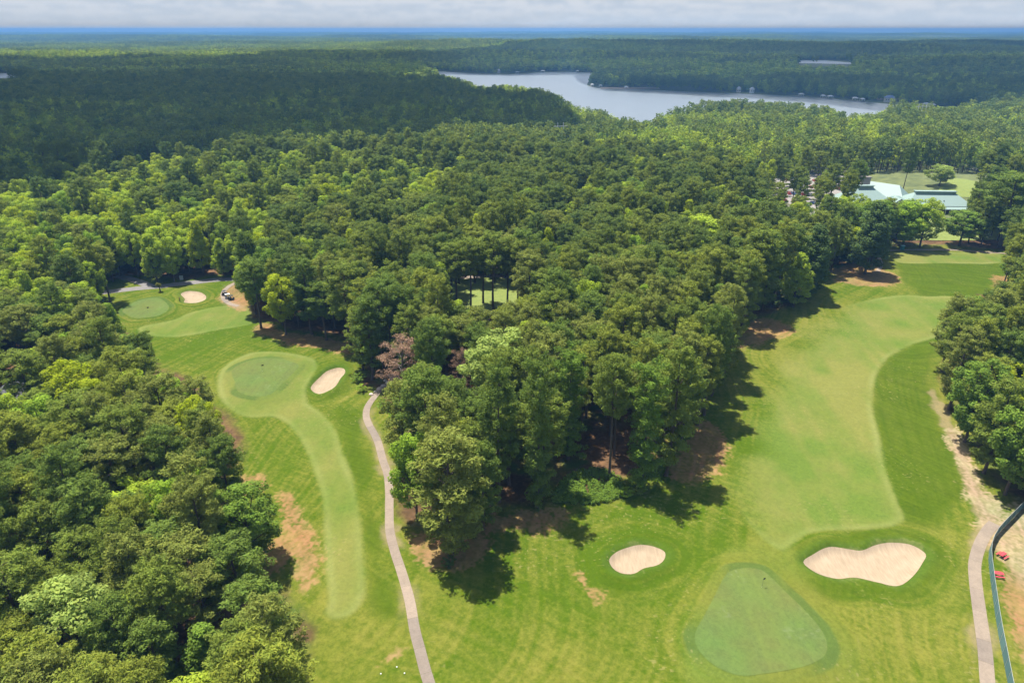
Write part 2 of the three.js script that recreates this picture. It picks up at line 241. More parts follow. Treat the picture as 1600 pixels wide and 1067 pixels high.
// what the ground is made of: colour only, painted in metres
const mix3 = (o, r, g, b, t) => { o[0] += (r - o[0]) * t; o[1] += (g - o[1]) * t; o[2] += (b - o[2]) * t; };
const leA = hit(1147, 720), leB = hit(1265, 505), leftEdge = (z) => lerp(leA[0], leB[0], (z - leA[2]) / (leB[2] - leA[2]));
const TILEX = 2, TILEZ = 2, TEX = [2048, 1200];
const tileMaterials = [];
{
  const col = [0, 0, 0], sr = new Uint8ClampedArray(4097); for (let i = 0; i < 4097; i++) { const v = i / 4096; sr[i] = Math.round(255 * (v <= 0.0031308 ? v * 12.92 : 1.055 * Math.pow(v, 1 / 2.4) - 0.055)); }
  for (let tj = 0; tj < TILEZ; tj++) for (let ti = 0; ti < TILEX; ti++) {
    const [W, Hh] = TEX, data = new Uint8Array(W * Hh * 4), xa = X0 + (XE - X0) * ti / TILEX, xb = X0 + (XE - X0) * (ti + 1) / TILEX, za = Z0 + (ZE - Z0) * tj / TILEZ, zb = Z0 + (ZE - Z0) * (tj + 1) / TILEZ;
    for (let r = 0; r < Hh; r++) for (let c = 0; c < W; c++) {
      const x = xa + (xb - xa) * (c + 0.5) / W, z = za + (zb - za) * (r + 0.5) / Hh, u = clamp((x - X0) / CELL, 0, NX - 0.001), v = clamp((z - Z0) / CELL, 0, NZ - 0.001), i = Math.floor(u), j = Math.floor(v), k = j * FW + i, a = u - i, b = v - j;
      const s = (f) => { const p = f[k], q = f[k + FW]; return p + (f[k + 1] - p) * a + (q - p + (p - f[k + 1] - q + f[k + FW + 1]) * a) * b; };
      const big = vn(x / 37, z / 37), med = vn(x / 9 + 40, z / 9), sm = vn(x / 2.3, z / 2.3 + 90), fine = vn(x / 0.55, z / 0.55), grit = vn(x / 0.2 + 7, z / 0.2), wob = (sm - 0.5) * 1.6 + (fine - 0.5) * 0.6;
      const dGreen = s(fGreen), dFair = s(fFair), dDeep = s(fDeep), dClay = s(fClay), dOpen = s(fOpen), dApron = s(fApron), dB = s(fBunker), dPath = s(fPath), dTrack = s(fTrack);
      // rough: mid green with drier and lusher patches, mown in crossing lanes
      const wx = x + 26 * (vn(x / 42 + 11, z / 42) - 0.5), wz = z + 26 * (vn(x / 42, z / 42 + 23) - 0.5), lane = vn((wx * 0.9 + wz * 0.42) / 0.85, (wx * 0.42 - wz * 0.9) / 24), lane2 = vn((wx * 0.55 - wz * 0.83) / 0.7 + 50, (wx * 0.83 + wz * 0.55) / 17);
      const near = Math.max(sst(-12.5, -6, dB), sst(-8.5, -5, dGreen));
      let dry = clamp(0.27 + 0.75 * (big - 0.42) + 0.42 * (med - 0.5) + (0.55 * (lane - 0.5) + 0.34 * (lane2 - 0.5)) * (1 - 0.7 * near) + 0.75 * near * (vn(Math.max(dB, dGreen - 1) / 0.75 + 3, (x + z) / 30) - 0.5) + 0.25 * (sm - 0.5) + 0.32 * (fine - 0.5) + 0.28 * (grit - 0.5) + 0.16 * sst(20, 45, x));
      col[0] = lerp(0.064, 0.172, dry); col[1] = lerp(0.110, 0.170, dry); col[2] = lerp(0.004, 0.028, dry);
      if (dDeep > -4) { const t = sst(-3, 1.5, dDeep + wob * 0.8 + (med - 0.5) * 5) * 0.8; const l = 0.85 + 0.3 * lane2; mix3(col, 0.052 * l, 0.094 * l, 0.002, t * (0.85 + 0.5 * (lane - 0.3))); }
      if (dApron > -3) { const t = sst(-2.2, 2.6, dApron + wob * 0.7 + (med - 0.5) * 3) * 0.7; mix3(col, 0.140 + 0.05 * (med - 0.5), 0.164, 0.026, t); }
      if (dFair > -5) {
        const soft = x > 20 ? sst(26, 4, x - leftEdge(z)) : 0, edge = lerp(sst(-0.7, 0.9, dFair + wob * 0.2), sst(-1, 13, dFair + (med - 0.5) * 9 + wob), soft), st = vn(x / 2.2 + z / 30, z / 40) , yel = clamp(0.5 + 1.1 * (med - 0.5) + 0.9 * (big - 0.45) + 0.5 * (st - 0.5) + 0.3 * (sm - 0.5));
        mix3(col, lerp(0.112, 0.180, yel), lerp(0.165, 0.186, yel), lerp(0.026, 0.046, yel), edge * 0.93);
        const ring = Math.exp(-((dFair - 0.9) ** 2) / 0.8); mix3(col, 0.24, 0.27, 0.09, ring * 0.2 * med * 2 * (1 - soft));
      }
      if (dGreen > -4) {
        const coll = sst(-2.4, -1.5, dGreen + wob * 0.25) * (0.15 + 0.6 * sst(0.3, 0.7, vn(x / 8 + 5, z / 8))); mix3(col, 0.068, 0.116, 0.026, coll);
        const g = sst(-0.1, 0.15, dGreen), t = vn(x / 0.75 + z * 0.02, z / 60); mix3(col, 0.116 + 0.03 * (med - 0.5) + 0.012 * (t - 0.5), 0.154 + 0.02 * (sm - 0.5) + 0.016 * (t - 0.5), 0.040, g);
        if (g > 0.5) { const w = sst(0.55, 0.95, vn(x / 0.6 + 21, z / 0.5 + 4)) * sst(0.72, 0.95, vn(x / 5 + 9, z / 5 + 2)); mix3(col, 0.22, 0.25, 0.15, w * 0.25); }
      }
      if (dB > -3.2 && dB < 0.5) { const t = sst(-2.6, -0.6, dB + wob * 0.3) * 0.55; mix3(col, 0.075, 0.128, 0.016, t); const spill = sst(-0.9, -0.1, dB + (sm - 0.5) * 1.4 + (fine - 0.5)) * sst(0.45, 0.7, med); mix3(col, 0.36, 0.27, 0.17, spill * 0.15); }
      if (dClay > -5) { const t = sst(-1.3, 1.2, dClay + (med - 0.5) * 4 + wob * 1.7 + (fine - 0.5) * 1.2) * (0.35 + 0.35 * lane + 0.35 * fine); const lot = sst(98, 106, x) * sst(-190, -170, z); mix3(col, lerp(0.31, 0.40, lot) + 0.07 * (med - 0.5), lerp(0.172, 0.30, lot) + 0.05 * (sm - 0.5), lerp(0.090, 0.205, lot), t * 0.88); }
      const worn = Math.max(sst(3.0, 0.8, dPath + wob * 1.2) * 0.5 * sst(0.35, 0.65, med), sst(1.9, 0.5, dTrack + wob * 1.1 + (med - 0.5) * 2) * 0.5); if (worn > 0) mix3(col, 0.31, 0.22, 0.145, worn);
      // bare spots and dropped clippings
      const spot = sst(0.80, 0.95, vn(x / 0.55 + 3, z / 0.45 + 60)) * sst(0.5, 0.75, vn(x / 14 + 30, z / 14)); if (spot > 0 && dGreen < -1) mix3(col, 0.27, 0.23, 0.10, spot * 0.45);
      // woods: pine straw and leaf litter, ragged at the edge
      const wood = sst(-1.5, -6.5, dOpen + (med - 0.5) * 7 + wob * 1.5);
      if (wood > 0) { const straw = clamp(0.5 + 1.2 * (med - 0.5) + 0.8 * (sm - 0.5) + 0.6 * (fine - 0.5)), gr = sst(0.5, 0.75, big * 0.6 + med * 0.4 + 0.2 * (sm - 0.5)); mix3(col, lerp(lerp(0.10, 0.20, straw), 0.07, gr), lerp(lerp(0.055, 0.105, straw), 0.12, gr), lerp(lerp(0.032, 0.06, straw), 0.025, gr), wood * 0.92); }
      const g = 0.70 + 0.24 * (0.5 * fine + 0.5 * grit), o = (r * W + c) * 4;
      data[o] = sr[Math.min(4096, col[0] * g * 4096) | 0]; data[o + 1] = sr[Math.min(4096, col[1] * g * 4096) | 0]; data[o + 2] = sr[Math.min(4096, col[2] * g * 4096) | 0]; data[o + 3] = 255;
    }
    const t = new THREE.DataTexture(data, W, Hh); t.colorSpace = THREE.SRGBColorSpace; t.magFilter = THREE.LinearFilter; t.needsUpdate = true;
    tileMaterials.push(new THREE.MeshPhysicalMaterial({ map: t, roughness: 1, specularIntensity: 0.1, name: 'turf' }));
  }
}
const tileOf = (i, j) => Math.min(TILEZ - 1, Math.floor(j / NZ * TILEZ)) * TILEX + Math.min(TILEX - 1, Math.floor(i / NX * TILEX));
const tileUV = (t, x, z) => [(x - X0) / (XE - X0) * TILEX - t % TILEX, (z - Z0) / (ZE - Z0) * TILEZ - Math.floor(t / TILEX)];
const farGround = (() => {
  const N = 512, d = new Uint8Array(N * N * 4);
  for (let j = 0; j < N; j++) for (let i = 0; i < N; i++) { const a = fbm(i / 16, j / 16, 4), o = (j * N + i) * 4; d[o] = 60 + 50 * a; d[o + 1] = 70 + 45 * a; d[o + 2] = 38 + 25 * a; d[o + 3] = 255; }
  const t = new THREE.DataTexture(d, N, N); t.wrapS = t.wrapT = THREE.RepeatWrapping; t.colorSpace = THREE.SRGBColorSpace; t.magFilter = THREE.LinearFilter; t.needsUpdate = true;
  return new THREE.MeshStandardMaterial({ map: t, roughness: 1, name: 'forest_floor' });
})();
{
  // vertices are repeated along tile borders so that every tile has its own uv
  const pos = [], uv = [], index = [[], [], [], [], []], seen = [new Map(), new Map(), new Map(), new Map(), new Map()];
  const vert = (t, i, j) => {
    const key = j * 4096 + i; let n = seen[t].get(key);
    if (n === undefined) { n = pos.length / 3; seen[t].set(key, n); const x = xs[i], z = zs[j], fi = i - ix0, fj = j - iz0; pos.push(x, fi >= 0 && fj >= 0 && fi <= NX && fj <= NZ ? HF[fj * FW + fi] : Hb(x, z), z); if (t < 4) uv.push(...tileUV(t, x, z)); else uv.push(x / 140, z / 140); }
    return n;
  };
  for (let j = 0; j < zs.length - 1; j++) for (let i = 0; i < xs.length - 1; i++) {
    const fi = i - ix0, fj = j - iz0, t = fi >= 0 && fj >= 0 && fi < NX && fj < NZ ? tileOf(fi, fj) : 4, a = vert(t, i, j), b = vert(t, i + 1, j), c = vert(t, i, j + 1), d = vert(t, i + 1, j + 1);
    index[t].push(a, c, b, b, c, d);
  }
  const g = new THREE.BufferGeometry(); g.setAttribute('position', new THREE.Float32BufferAttribute(pos, 3)); g.setAttribute('uv', new THREE.Float32BufferAttribute(uv, 2));
  const all = new Uint32Array(index.reduce((n, l) => n + l.length, 0)); let o = 0;
  index.forEach((l, t) => { all.set(l, o); g.addGroup(o, l.length, t); o += l.length; });
  g.setIndex(new THREE.BufferAttribute(all, 1)); g.computeVertexNormals();
  structure('ground', g, [...tileMaterials, farGround], 'grass rough and pine straw ground of the golf course');
}
// a sheet cut from the same triangles as the ground where f > 0, lifted a little
function sheet(name, outline, lift, material, label, uvOf) {
  const b = bounds(outline), i0 = Math.max(0, Math.floor((b[0] - X0) / CELL) - 1), i1 = Math.min(NX - 1, Math.ceil((b[2] - X0) / CELL)), j0 = Math.max(0, Math.floor((b[1] - Z0) / CELL) - 1), j1 = Math.min(NZ - 1, Math.ceil((b[3] - Z0) / CELL));
  const d = new Map(), f = (i, j) => { const k = j * FW + i; let v = d.get(k); if (v === undefined) d.set(k, v = sdf(outline, gx(i), gz(j))); return v; };
  const groups = [[], [], [], []], nrm = (i, j) => { const k = j * FW + i; return [(HF[k - (i > 0)] - HF[k + (i < NX)]) / (2 * CELL), 1, (HF[k - (j > 0) * FW] - HF[k + (j < NZ) * FW]) / (2 * CELL)]; };
  for (let j = j0; j <= j1; j++) for (let i = i0; i <= i1; i++) {
    const t = tileOf(i, j);
    for (const tri of [[[i, j], [i, j + 1], [i + 1, j]], [[i + 1, j], [i, j + 1], [i + 1, j + 1]]]) {
      const v = tri.map(([p, q]) => ({ x: gx(p), z: gz(q), y: HF[q * FW + p], n: nrm(p, q), f: f(p, q) })), out = [];
      for (let s = 0; s < 3; s++) { const A = v[s], B = v[(s + 1) % 3]; if (A.f > 0) out.push(A); if ((A.f > 0) !== (B.f > 0)) { const w = A.f / (A.f - B.f); out.push({ x: lerp(A.x, B.x, w), y: lerp(A.y, B.y, w), z: lerp(A.z, B.z, w), n: A.n.map((q, m) => lerp(q, B.n[m], w)) }); } }
      for (let s = 1; s < out.length - 1; s++) groups[t].push(out[0], out[s], out[s + 1]);
    }
  }
  const pos = [], uv = [], nor = [], g = new THREE.BufferGeometry(); let o = 0;
  groups.forEach((l, t) => { if (l.length) g.addGroup(o, l.length, t); o += l.length; for (const p of l) { pos.push(p.x, p.y + lift, p.z); nor.push(...p.n); uv.push(...(uvOf ? uvOf(p.x, p.z) : tileUV(t, p.x, p.z))); } });
  g.setAttribute('position', new THREE.Float32BufferAttribute(pos, 3)); g.setAttribute('normal', new THREE.Float32BufferAttribute(nor, 3)); g.setAttribute('uv', new THREE.Float32BufferAttribute(uv, 2)); g.normalizeNormals();
  if (!Array.isArray(material)) g.clearGroups();
  return structure(name, g, material, label);
}
sheet('fairway', fairways.left, 0.02, tileMaterials, 'narrow mown fairway curving up to the oval green');
sheet('fairway', fairways.far, 0.02, tileMaterials, 'pale mown fairway before the green by the grey road');
sheet('fairway', fairways.right, 0.02, tileMaterials, 'broad pale fairway running down to the heart shaped bunker');
sheet('tee_box', fairways.tee, 0.02, tileMaterials, 'pale mown tee below the clubhouse trees');
sheet('putting_green', greens.near, 0.04, tileMaterials, 'triangular putting green beside the heart shaped bunker');
sheet('putting_green', greens.mid, 0.04, tileMaterials, 'oval putting green beside the slanting oval bunker');
sheet('putting_green', greens.far, 0.04, tileMaterials, 'putting green with pale scuffs beside the grey road');
const sandMat = (() => {
  const N = 512, d = new Uint8Array(N * N * 4);
  for (let j = 0; j < N; j++) for (let i = 0; i < N; i++) { const a = 0.4 * vn(i / 4, j / 26) + 0.45 * fbm(i / 34, j / 34, 3) + 0.15 * R(), o = (j * N + i) * 4; d[o] = 145 + 33 * a; d[o + 1] = 126 + 33 * a; d[o + 2] = 102 + 33 * a; d[o + 3] = 255; }
  const t = new THREE.DataTexture(d, N, N); t.wrapS = t.wrapT = THREE.RepeatWrapping; t.colorSpace = THREE.SRGBColorSpace; t.magFilter = THREE.LinearFilter; t.needsUpdate = true;
  return new THREE.MeshStandardMaterial({ map: t, bumpMap: t, bumpScale: 0.07, color: lin(0.84, 0.84, 0.84), roughness: 1, name: 'sand' });
})();
const sandUV = (x, z) => [x / 24, z / 24];
sheet('sand_bunker', bunkers.kidney, 0.03, sandMat, 'small kidney shaped sand bunker set in striped rough', sandUV);
sheet('sand_bunker', bunkers.heart, 0.03, sandMat, 'large heart shaped sand bunker behind the triangular green', sandUV);
sheet('sand_bunker', bunkers.oval, 0.03, sandMat, 'slanting oval sand bunker beside the oval green', sandUV);
sheet('sand_bunker', bunkers.far, 0.03, sandMat, 'lobed sand bunker near the grey road and golf carts', sandUV);

// ---------------------------------------------------------------- paths and road
const speckle = (() => {
  const N = 256, d = new Uint8Array(N * N * 4);
  for (let j = 0; j < N; j++) for (let i = 0; i < N; i++) { const a = 0.45 * fbm(i / 14, j / 14, 4) + 0.3 * R() + 0.25 * vn(i / 60, j / 60), o = (j * N + i) * 4, v = 190 + 65 * a; d[o] = d[o + 1] = d[o + 2] = v; d[o + 3] = 255; }
  const t = new THREE.DataTexture(d, N, N); t.wrapS = t.wrapT = THREE.RepeatWrapping; t.colorSpace = THREE.SRGBColorSpace; t.magFilter = THREE.LinearFilter; t.needsUpdate = true; return t;
})();
const concrete = [[0.30, 0.235, 0.18], [0.275, 0.215, 0.168], [0.235, 0.188, 0.152], [0.33, 0.255, 0.195]].map((c) => new THREE.MeshStandardMaterial({ color: lin(...c), map: speckle, roughness: 0.9, name: 'concrete' }));
const asphalt = new THREE.MeshStandardMaterial({ color: lin(0.215, 0.195, 0.19), map: speckle, roughness: 0.9, name: 'asphalt' });
function walk(line, step) {          // evenly spaced points and normals along a line
  const out = []; let carry = 0;
  for (let i = 1; i < line.length; i++) { const [ax, ay] = line[i - 1], [bx, by] = line[i], L = Math.hypot(bx - ax, by - ay); if (L < 1e-6) continue; for (; carry < L; carry += step) { const t = carry / L; out.push([lerp(ax, bx, t), lerp(ay, by, t)]); } carry -= L; }
  return out.map((p, i) => { const a = out[Math.max(0, i - 2)], b = out[Math.min(out.length - 1, i + 2)], l = Math.hypot(b[0] - a[0], b[1] - a[1]) || 1; return { x: p[0], z: p[1], nx: -(b[1] - a[1]) / l, nz: (b[0] - a[0]) / l }; });
}
function strip(pts, width, lift, drop = 0.12, wav = 0) {
  const pos = [], uv = [], idx = [], cols = 5, W = (i) => width * (1 + wav * (vn(i / 5, 3) - 0.5));
  pts.forEach((p, i) => {
    const w = W(i); let top = -1e9; for (const s of [-0.5, -0.25, 0, 0.25, 0.5]) top = Math.max(top, H(p.x + p.nx * w * s, p.z + p.nz * w * s));
    for (let c = 0; c < cols; c++) { const s = [-0.5, -0.5, 0, 0.5, 0.5][c], x = p.x + p.nx * w * s, z = p.z + p.nz * w * s, y = H(x, z) * 0.4 + top * 0.6 + lift - (c === 0 || c === 4 ? drop + 0.3 : 0); pos.push(x, y, z); uv.push(x / 5, z / 5); }
    if (i) for (let c = 0; c < cols - 1; c++) { const a = (i - 1) * cols + c; idx.push(a, a + 1, a + cols, a + 1, a + cols + 1, a + cols); }
  });
  const g = new THREE.BufferGeometry(); g.setAttribute('position', new THREE.Float32BufferAttribute(pos, 3)); g.setAttribute('uv', new THREE.Float32BufferAttribute(uv, 2)); g.setIndex(idx); const q = g.toNonIndexed(); q.computeVertexNormals(); return q;
}
function slabPath(line, width, label, longest = 9) {
  const o = new THREE.Group(); o.name = numbered('cart_path'); scene.add(o); tag(o, label, null, null, 'structure');
  const pts = walk(line, 0.5); let i = 0;
  while (i < pts.length - 3) { const n = Math.round(rr(5, longest) / 0.5), e = Math.min(pts.length - 1, i + n), part = pts.slice(i, e + 1); const l = part[part.length - 1], k = part[part.length - 2]; part[part.length - 1] = { ...l, x: lerp(k.x, l.x, 0.93), z: lerp(k.z, l.z, 0.93) }; mesh('slab', strip(part, width, 0.06), concrete[R() < 0.5 ? 0 : Math.floor(R() * 4)], o); i = e; }
  return o;
}
seed(5);
slabPath(pathLines.near, 1.95, 'concrete cart path winding past the lone pine');
slabPath(pathLines.east, 2.3, 'concrete cart path curving beside the green mesh fence');
slabPath(pathLines.tee, 1.7, 'concrete cart path along the back of the tee');
slabPath(pathLines.carts, 2.0, 'looping cart path where two golf carts are parked');
structure('road', strip(walk(roadLine, 1), 5.2, 0.03, 0.1), asphalt, 'grey asphalt road along the edge of the broadleaf wood');
structure('driveway', strip(walk(driveLine, 1), 4.2, 0.05, 0.1), asphalt, 'short grey drive leaving the road into the trees');

// ---------------------------------------------------------------- water
{
  const N = 512, d = new Uint8Array(N * N * 4);
  for (let j = 0; j < N; j++) for (let i = 0; i < N; i++) { const a = 0.6 * vn(i / 8, j / 8) + 0.4 * vn(i / 3 + 9, j / 3), o = (j * N + i) * 4; d[o] = d[o + 1] = d[o + 2] = 255 * a; d[o + 3] = 255; }
  const t = new THREE.DataTexture(d, N, N); t.wrapS = t.wrapT = THREE.RepeatWrapping; t.magFilter = THREE.LinearFilter; t.needsUpdate = true;
  const m = new THREE.MeshPhysicalMaterial({ color: lin(0.10, 0.125, 0.15), roughness: 0.38, clearcoat: 1, clearcoatRoughness: 0.34, bumpMap: t, bumpScale: 0.01, name: 'water' });
  waters.forEach((w, i) => {
    const g = new THREE.ShapeGeometry(new THREE.Shape(w.map(([x, z]) => new THREE.Vector2(x, -z)))); g.rotateX(-Math.PI / 2); g.translate(0, LAKE_Y, 0);
    const p = g.attributes.position, uv = g.attributes.uv; for (let k = 0; k < p.count; k++) uv.setXY(k, p.getX(k) / 60, p.getZ(k) / 60);
    structure('lake', g, m, ['broad pale lake reaching between wooded shores', 'sliver of lake among dark woods', 'small bright arm of lake beyond the wooded point'][i]);
  });
}
// ---------------------------------------------------------------- trees: kinds
const leafMat = (r, g, b, name, t = 0.42) => new THREE.MeshPhysicalMaterial({ color: lin(r, g, b), vertexColors: true, roughness: 1, transmission: t, thickness: 0, specularIntensity: 0.1, side: THREE.DoubleSide, name });
const pineMats = [leafMat(0.200, 0.256, 0.039, 'pine_needles'), leafMat(0.233, 0.267, 0.051, 'pine_needles'), leafMat(0.159, 0.226, 0.037, 'pine_needles'), leafMat(0.249, 0.289, 0.039, 'pine_needles')];
const broadMats = [leafMat(0.232, 0.346, 0.030, 'leaves', 0.4), leafMat(0.316, 0.407, 0.032, 'leaves', 0.4), leafMat(0.172, 0.264, 0.034, 'leaves', 0.4)];
const limeMat = leafMat(0.334, 0.396, 0.016, 'young_leaves', 0.45), paleMat = leafMat(0.292, 0.371, 0.081, 'pale_leaves', 0.42), deadMat = leafMat(0.266, 0.167, 0.110, 'brown_needles', 0.2), darkMat = leafMat(0.098, 0.151, 0.039, 'dark_leaves', 0.3);
const massMat = leafMat(1, 1, 1, 'canopy_leaves', 0.34);
const bark = std(0.095, 0.068, 0.052, 1, { name: 'bark' }), deadBark = std(0.17, 0.14, 0.12, 1, { name: 'dead_bark' });

function leafGeometry(p, c) { const g = new THREE.BufferGeometry(); g.setAttribute('position', new THREE.Float32BufferAttribute(p, 3)); g.setAttribute('color', new THREE.Float32BufferAttribute(c, 3)); return g; }
const dirs = () => { const u = R() * 2 - 1, a = R() * 6.2832, s = Math.sqrt(1 - u * u); return [s * Math.cos(a), u, s * Math.sin(a)]; };
const nrm3 = (v) => { const l = Math.hypot(v[0], v[1], v[2]) || 1; return [v[0] / l, v[1] / l, v[2] / l]; };
const cross = (a, b) => [a[1] * b[2] - a[2] * b[1], a[2] * b[0] - a[0] * b[2], a[0] * b[1] - a[1] * b[0]];
// a tuft: needles bristle outwards, leaves lie across the tuft's surface
function tuft(p, c, [x, y, z], r, flat, count, len, wid, needles, tone) {
  for (let i = 0; i < count; i++) {
    const d = dirs(), s = 0.45 + 0.55 * Math.sqrt(R()), px = x + d[0] * r * s, py = y + d[1] * r * s * flat, pz = z + d[2] * r * s, q = dirs();
    let u, w;
    if (needles && i % 3 === 0) { u = nrm3([d[0] * 0.8 + q[0] * 0.7, d[1] * 0.6 + q[1] * 0.5 + 0.45, d[2] * 0.8 + q[2] * 0.7]); w = nrm3(cross(u, dirs())); }
    else { const n = nrm3([d[0] + q[0] * 0.75, d[1] + q[1] * 0.75 + 0.45, d[2] + q[2] * 0.75]); u = nrm3(cross(n, dirs())); w = cross(n, u); }
    const L = len * (0.7 + 0.6 * R()), Wd = wid * (0.7 + 0.6 * R()) * (needles && i % 3 ? 1.45 : 1), k = tone * (0.88 + 0.24 * R()), warm = 1 + 0.14 * (R() - 0.5);
    p.push(px - u[0] * L * 0.4 - w[0] * Wd * 0.5, py - u[1] * L * 0.4 - w[1] * Wd * 0.5, pz - u[2] * L * 0.4 - w[2] * Wd * 0.5, px - u[0] * L * 0.4 + w[0] * Wd * 0.5, py - u[1] * L * 0.4 + w[1] * Wd * 0.5, pz - u[2] * L * 0.4 + w[2] * Wd * 0.5, px + u[0] * L * 0.6, py + u[1] * L * 0.6, pz + u[2] * L * 0.6);
    for (let j = 0; j < 3; j++) c.push(k * warm, k, k * (2 - warm));
  }
}
function tubeAlong(pts, r0, r1, sides = 6) {
  const p = [], idx = [], n = pts.length;
  pts.forEach((q, i) => { const a = pts[Math.max(0, i - 1)], b = pts[Math.min(n - 1, i + 1)], d = nrm3([b[0] - a[0], b[1] - a[1], b[2] - a[2]]), u = nrm3(cross(d, Math.abs(d[1]) > 0.9 ? [1, 0, 0] : [0, 1, 0])), v = cross(d, u), r = lerp(r0, r1, i / (n - 1)); for (let s = 0; s < sides; s++) { const t = s / sides * 6.2832, cs = Math.cos(t) * r, sn = Math.sin(t) * r; p.push(q[0] + u[0] * cs + v[0] * sn, q[1] + u[1] * cs + v[1] * sn, q[2] + u[2] * cs + v[2] * sn); } if (i) for (let s = 0; s < sides; s++) { const a0 = (i - 1) * sides + s, a1 = (i - 1) * sides + (s + 1) % sides; idx.push(a0, a1, a0 + sides, a1, a1 + sides, a0 + sides); } });
  const g = new THREE.BufferGeometry(); g.setAttribute('position', new THREE.Float32BufferAttribute(p, 3)); g.setIndex(idx); g.computeVertexNormals(); return g.toNonIndexed();
}
const mergeT = (l) => mergeGeometries(l.map((g) => { g.deleteAttribute('uv'); return g; }));
const PH = 30, PR = 6.5, BH = 25, BR = 6.5;
// loblolly pine, PH high and PR in reach: a clear trunk, rising limbs, rounded tufts of needles on the outer limbs
function pineShape(sd, base, detail, o = {}) {
  seed(sd);
  const p = [], c = [], wood = [], lean = [rr(-0.6, 0.6), rr(-0.6, 0.6)], ax = (y) => { const t = y / PH; return [lean[0] * t * t + Math.sin(t * 4 + sd) * 0.25, y, lean[1] * t * t + Math.cos(t * 3 + sd) * 0.25 - 0.25]; };
  const nTrunk = detail > 1 ? 9 : 4, tr = []; for (let i = 0; i <= nTrunk; i++) { const q = ax(PH * 0.96 * i / nTrunk); if (i === 0) { q[0] = q[2] = 0; q[1] = -0.6; } tr.push(q); }
  wood.push(tubeAlong(tr, 0.42, 0.08, detail > 1 ? 8 : 5));
  if (detail > 1) { const f = ax(1.2); wood.push(tubeAlong([[0, -0.6, 0], [f[0] * 0.3, 0.25, f[2] * 0.3], [f[0], 1.2, f[2]]], 0.62, 0.40, 8)); }
  const nb = o.branches ?? (detail > 1 ? 46 : 30), squash = rr(0.85, 1.12);
  for (let b = 0; b < nb; b++) {
    const t = clamp((b + R() * 0.9) / nb), y = lerp(base, PH * 0.955, t), prof = o.column ? 0.62 + 0.25 * Math.sin(t * 9 + sd) * R() : t < 0.28 ? lerp(0.50, 1, t / 0.28) : Math.sqrt(Math.max(0.03, 1 - ((t - 0.28) / 0.78) ** 2));
    const az = b * 2.4 + rr(-0.4, 0.4), L = PR * prof * rr(0.72, 1.08) * (o.reach ?? 1), rise = rr(0.10, 0.42) + 0.35 * t * t, A = ax(y), lob = 0.82 + 0.3 * vn(Math.cos(az) * 1.6 + sd, Math.sin(az) * 1.6 + t * 3);
    const end = (f, s = 0) => [A[0] + Math.cos(az) * L * lob * f - Math.sin(az) * s, A[1] + L * rise * f * squash - 0.25 * L * f * f * 0.2, A[2] + Math.sin(az) * L * lob * f + Math.cos(az) * s];
    if (detail > 1 && (b % 2 === 0 || o.dead)) wood.push(tubeAlong([A, end(0.35), end(0.92)], 0.13 * (1 - 0.5 * t), 0.03, 4));
    const n = Math.max(2, Math.round((detail > 1 ? 5.4 : 2.6) * L / PR + 0.8));
    for (let k = 0; k < n; k++) {
      const f = lerp(o.column ? 0.15 : 0.42, 1, (k + R()) / n), q = end(f, rr(-1.25, 1.25) * f), r = detail > 1 ? rr(0.74, 1.18) : rr(1.0, 1.6); q[1] += rr(-0.35, 0.55);
      if (o.dead && R() < 0.35) continue;
      const tone = (0.82 + 0.36 * R());
      if (detail > 2) tuft(p, c, q, r, 0.72, Math.round((o.dead ? 34 : 56) * r * r), o.dead ? 0.9 : 0.62, o.dead ? 0.13 : 0.19, true, tone);
      else if (detail > 1) tuft(p, c, q, r, 0.72, Math.round(34 * r * r), 0.9, 0.30, true, tone);
      else tuft(p, c, q, r * 1.12, 0.75, 8, 1.5, 0.85, true, tone);
    }
  }
  if (detail > 1) for (let k = 0; k < 9; k++) { const q = ax(PH * 0.95); tuft(p, c, [q[0] + rr(-1.4, 1.4), q[1] + rr(-1.2, 0.6), q[2] + rr(-1.4, 1.4)], rr(0.7, 1.0), 0.8, o.dead ? 12 : 44, 0.72, o.dead ? 0.07 : 0.2, true, rr(0.85, 1.15)); }
  return { crown: leafGeometry(p, c), trunk: mergeT(wood) };
}
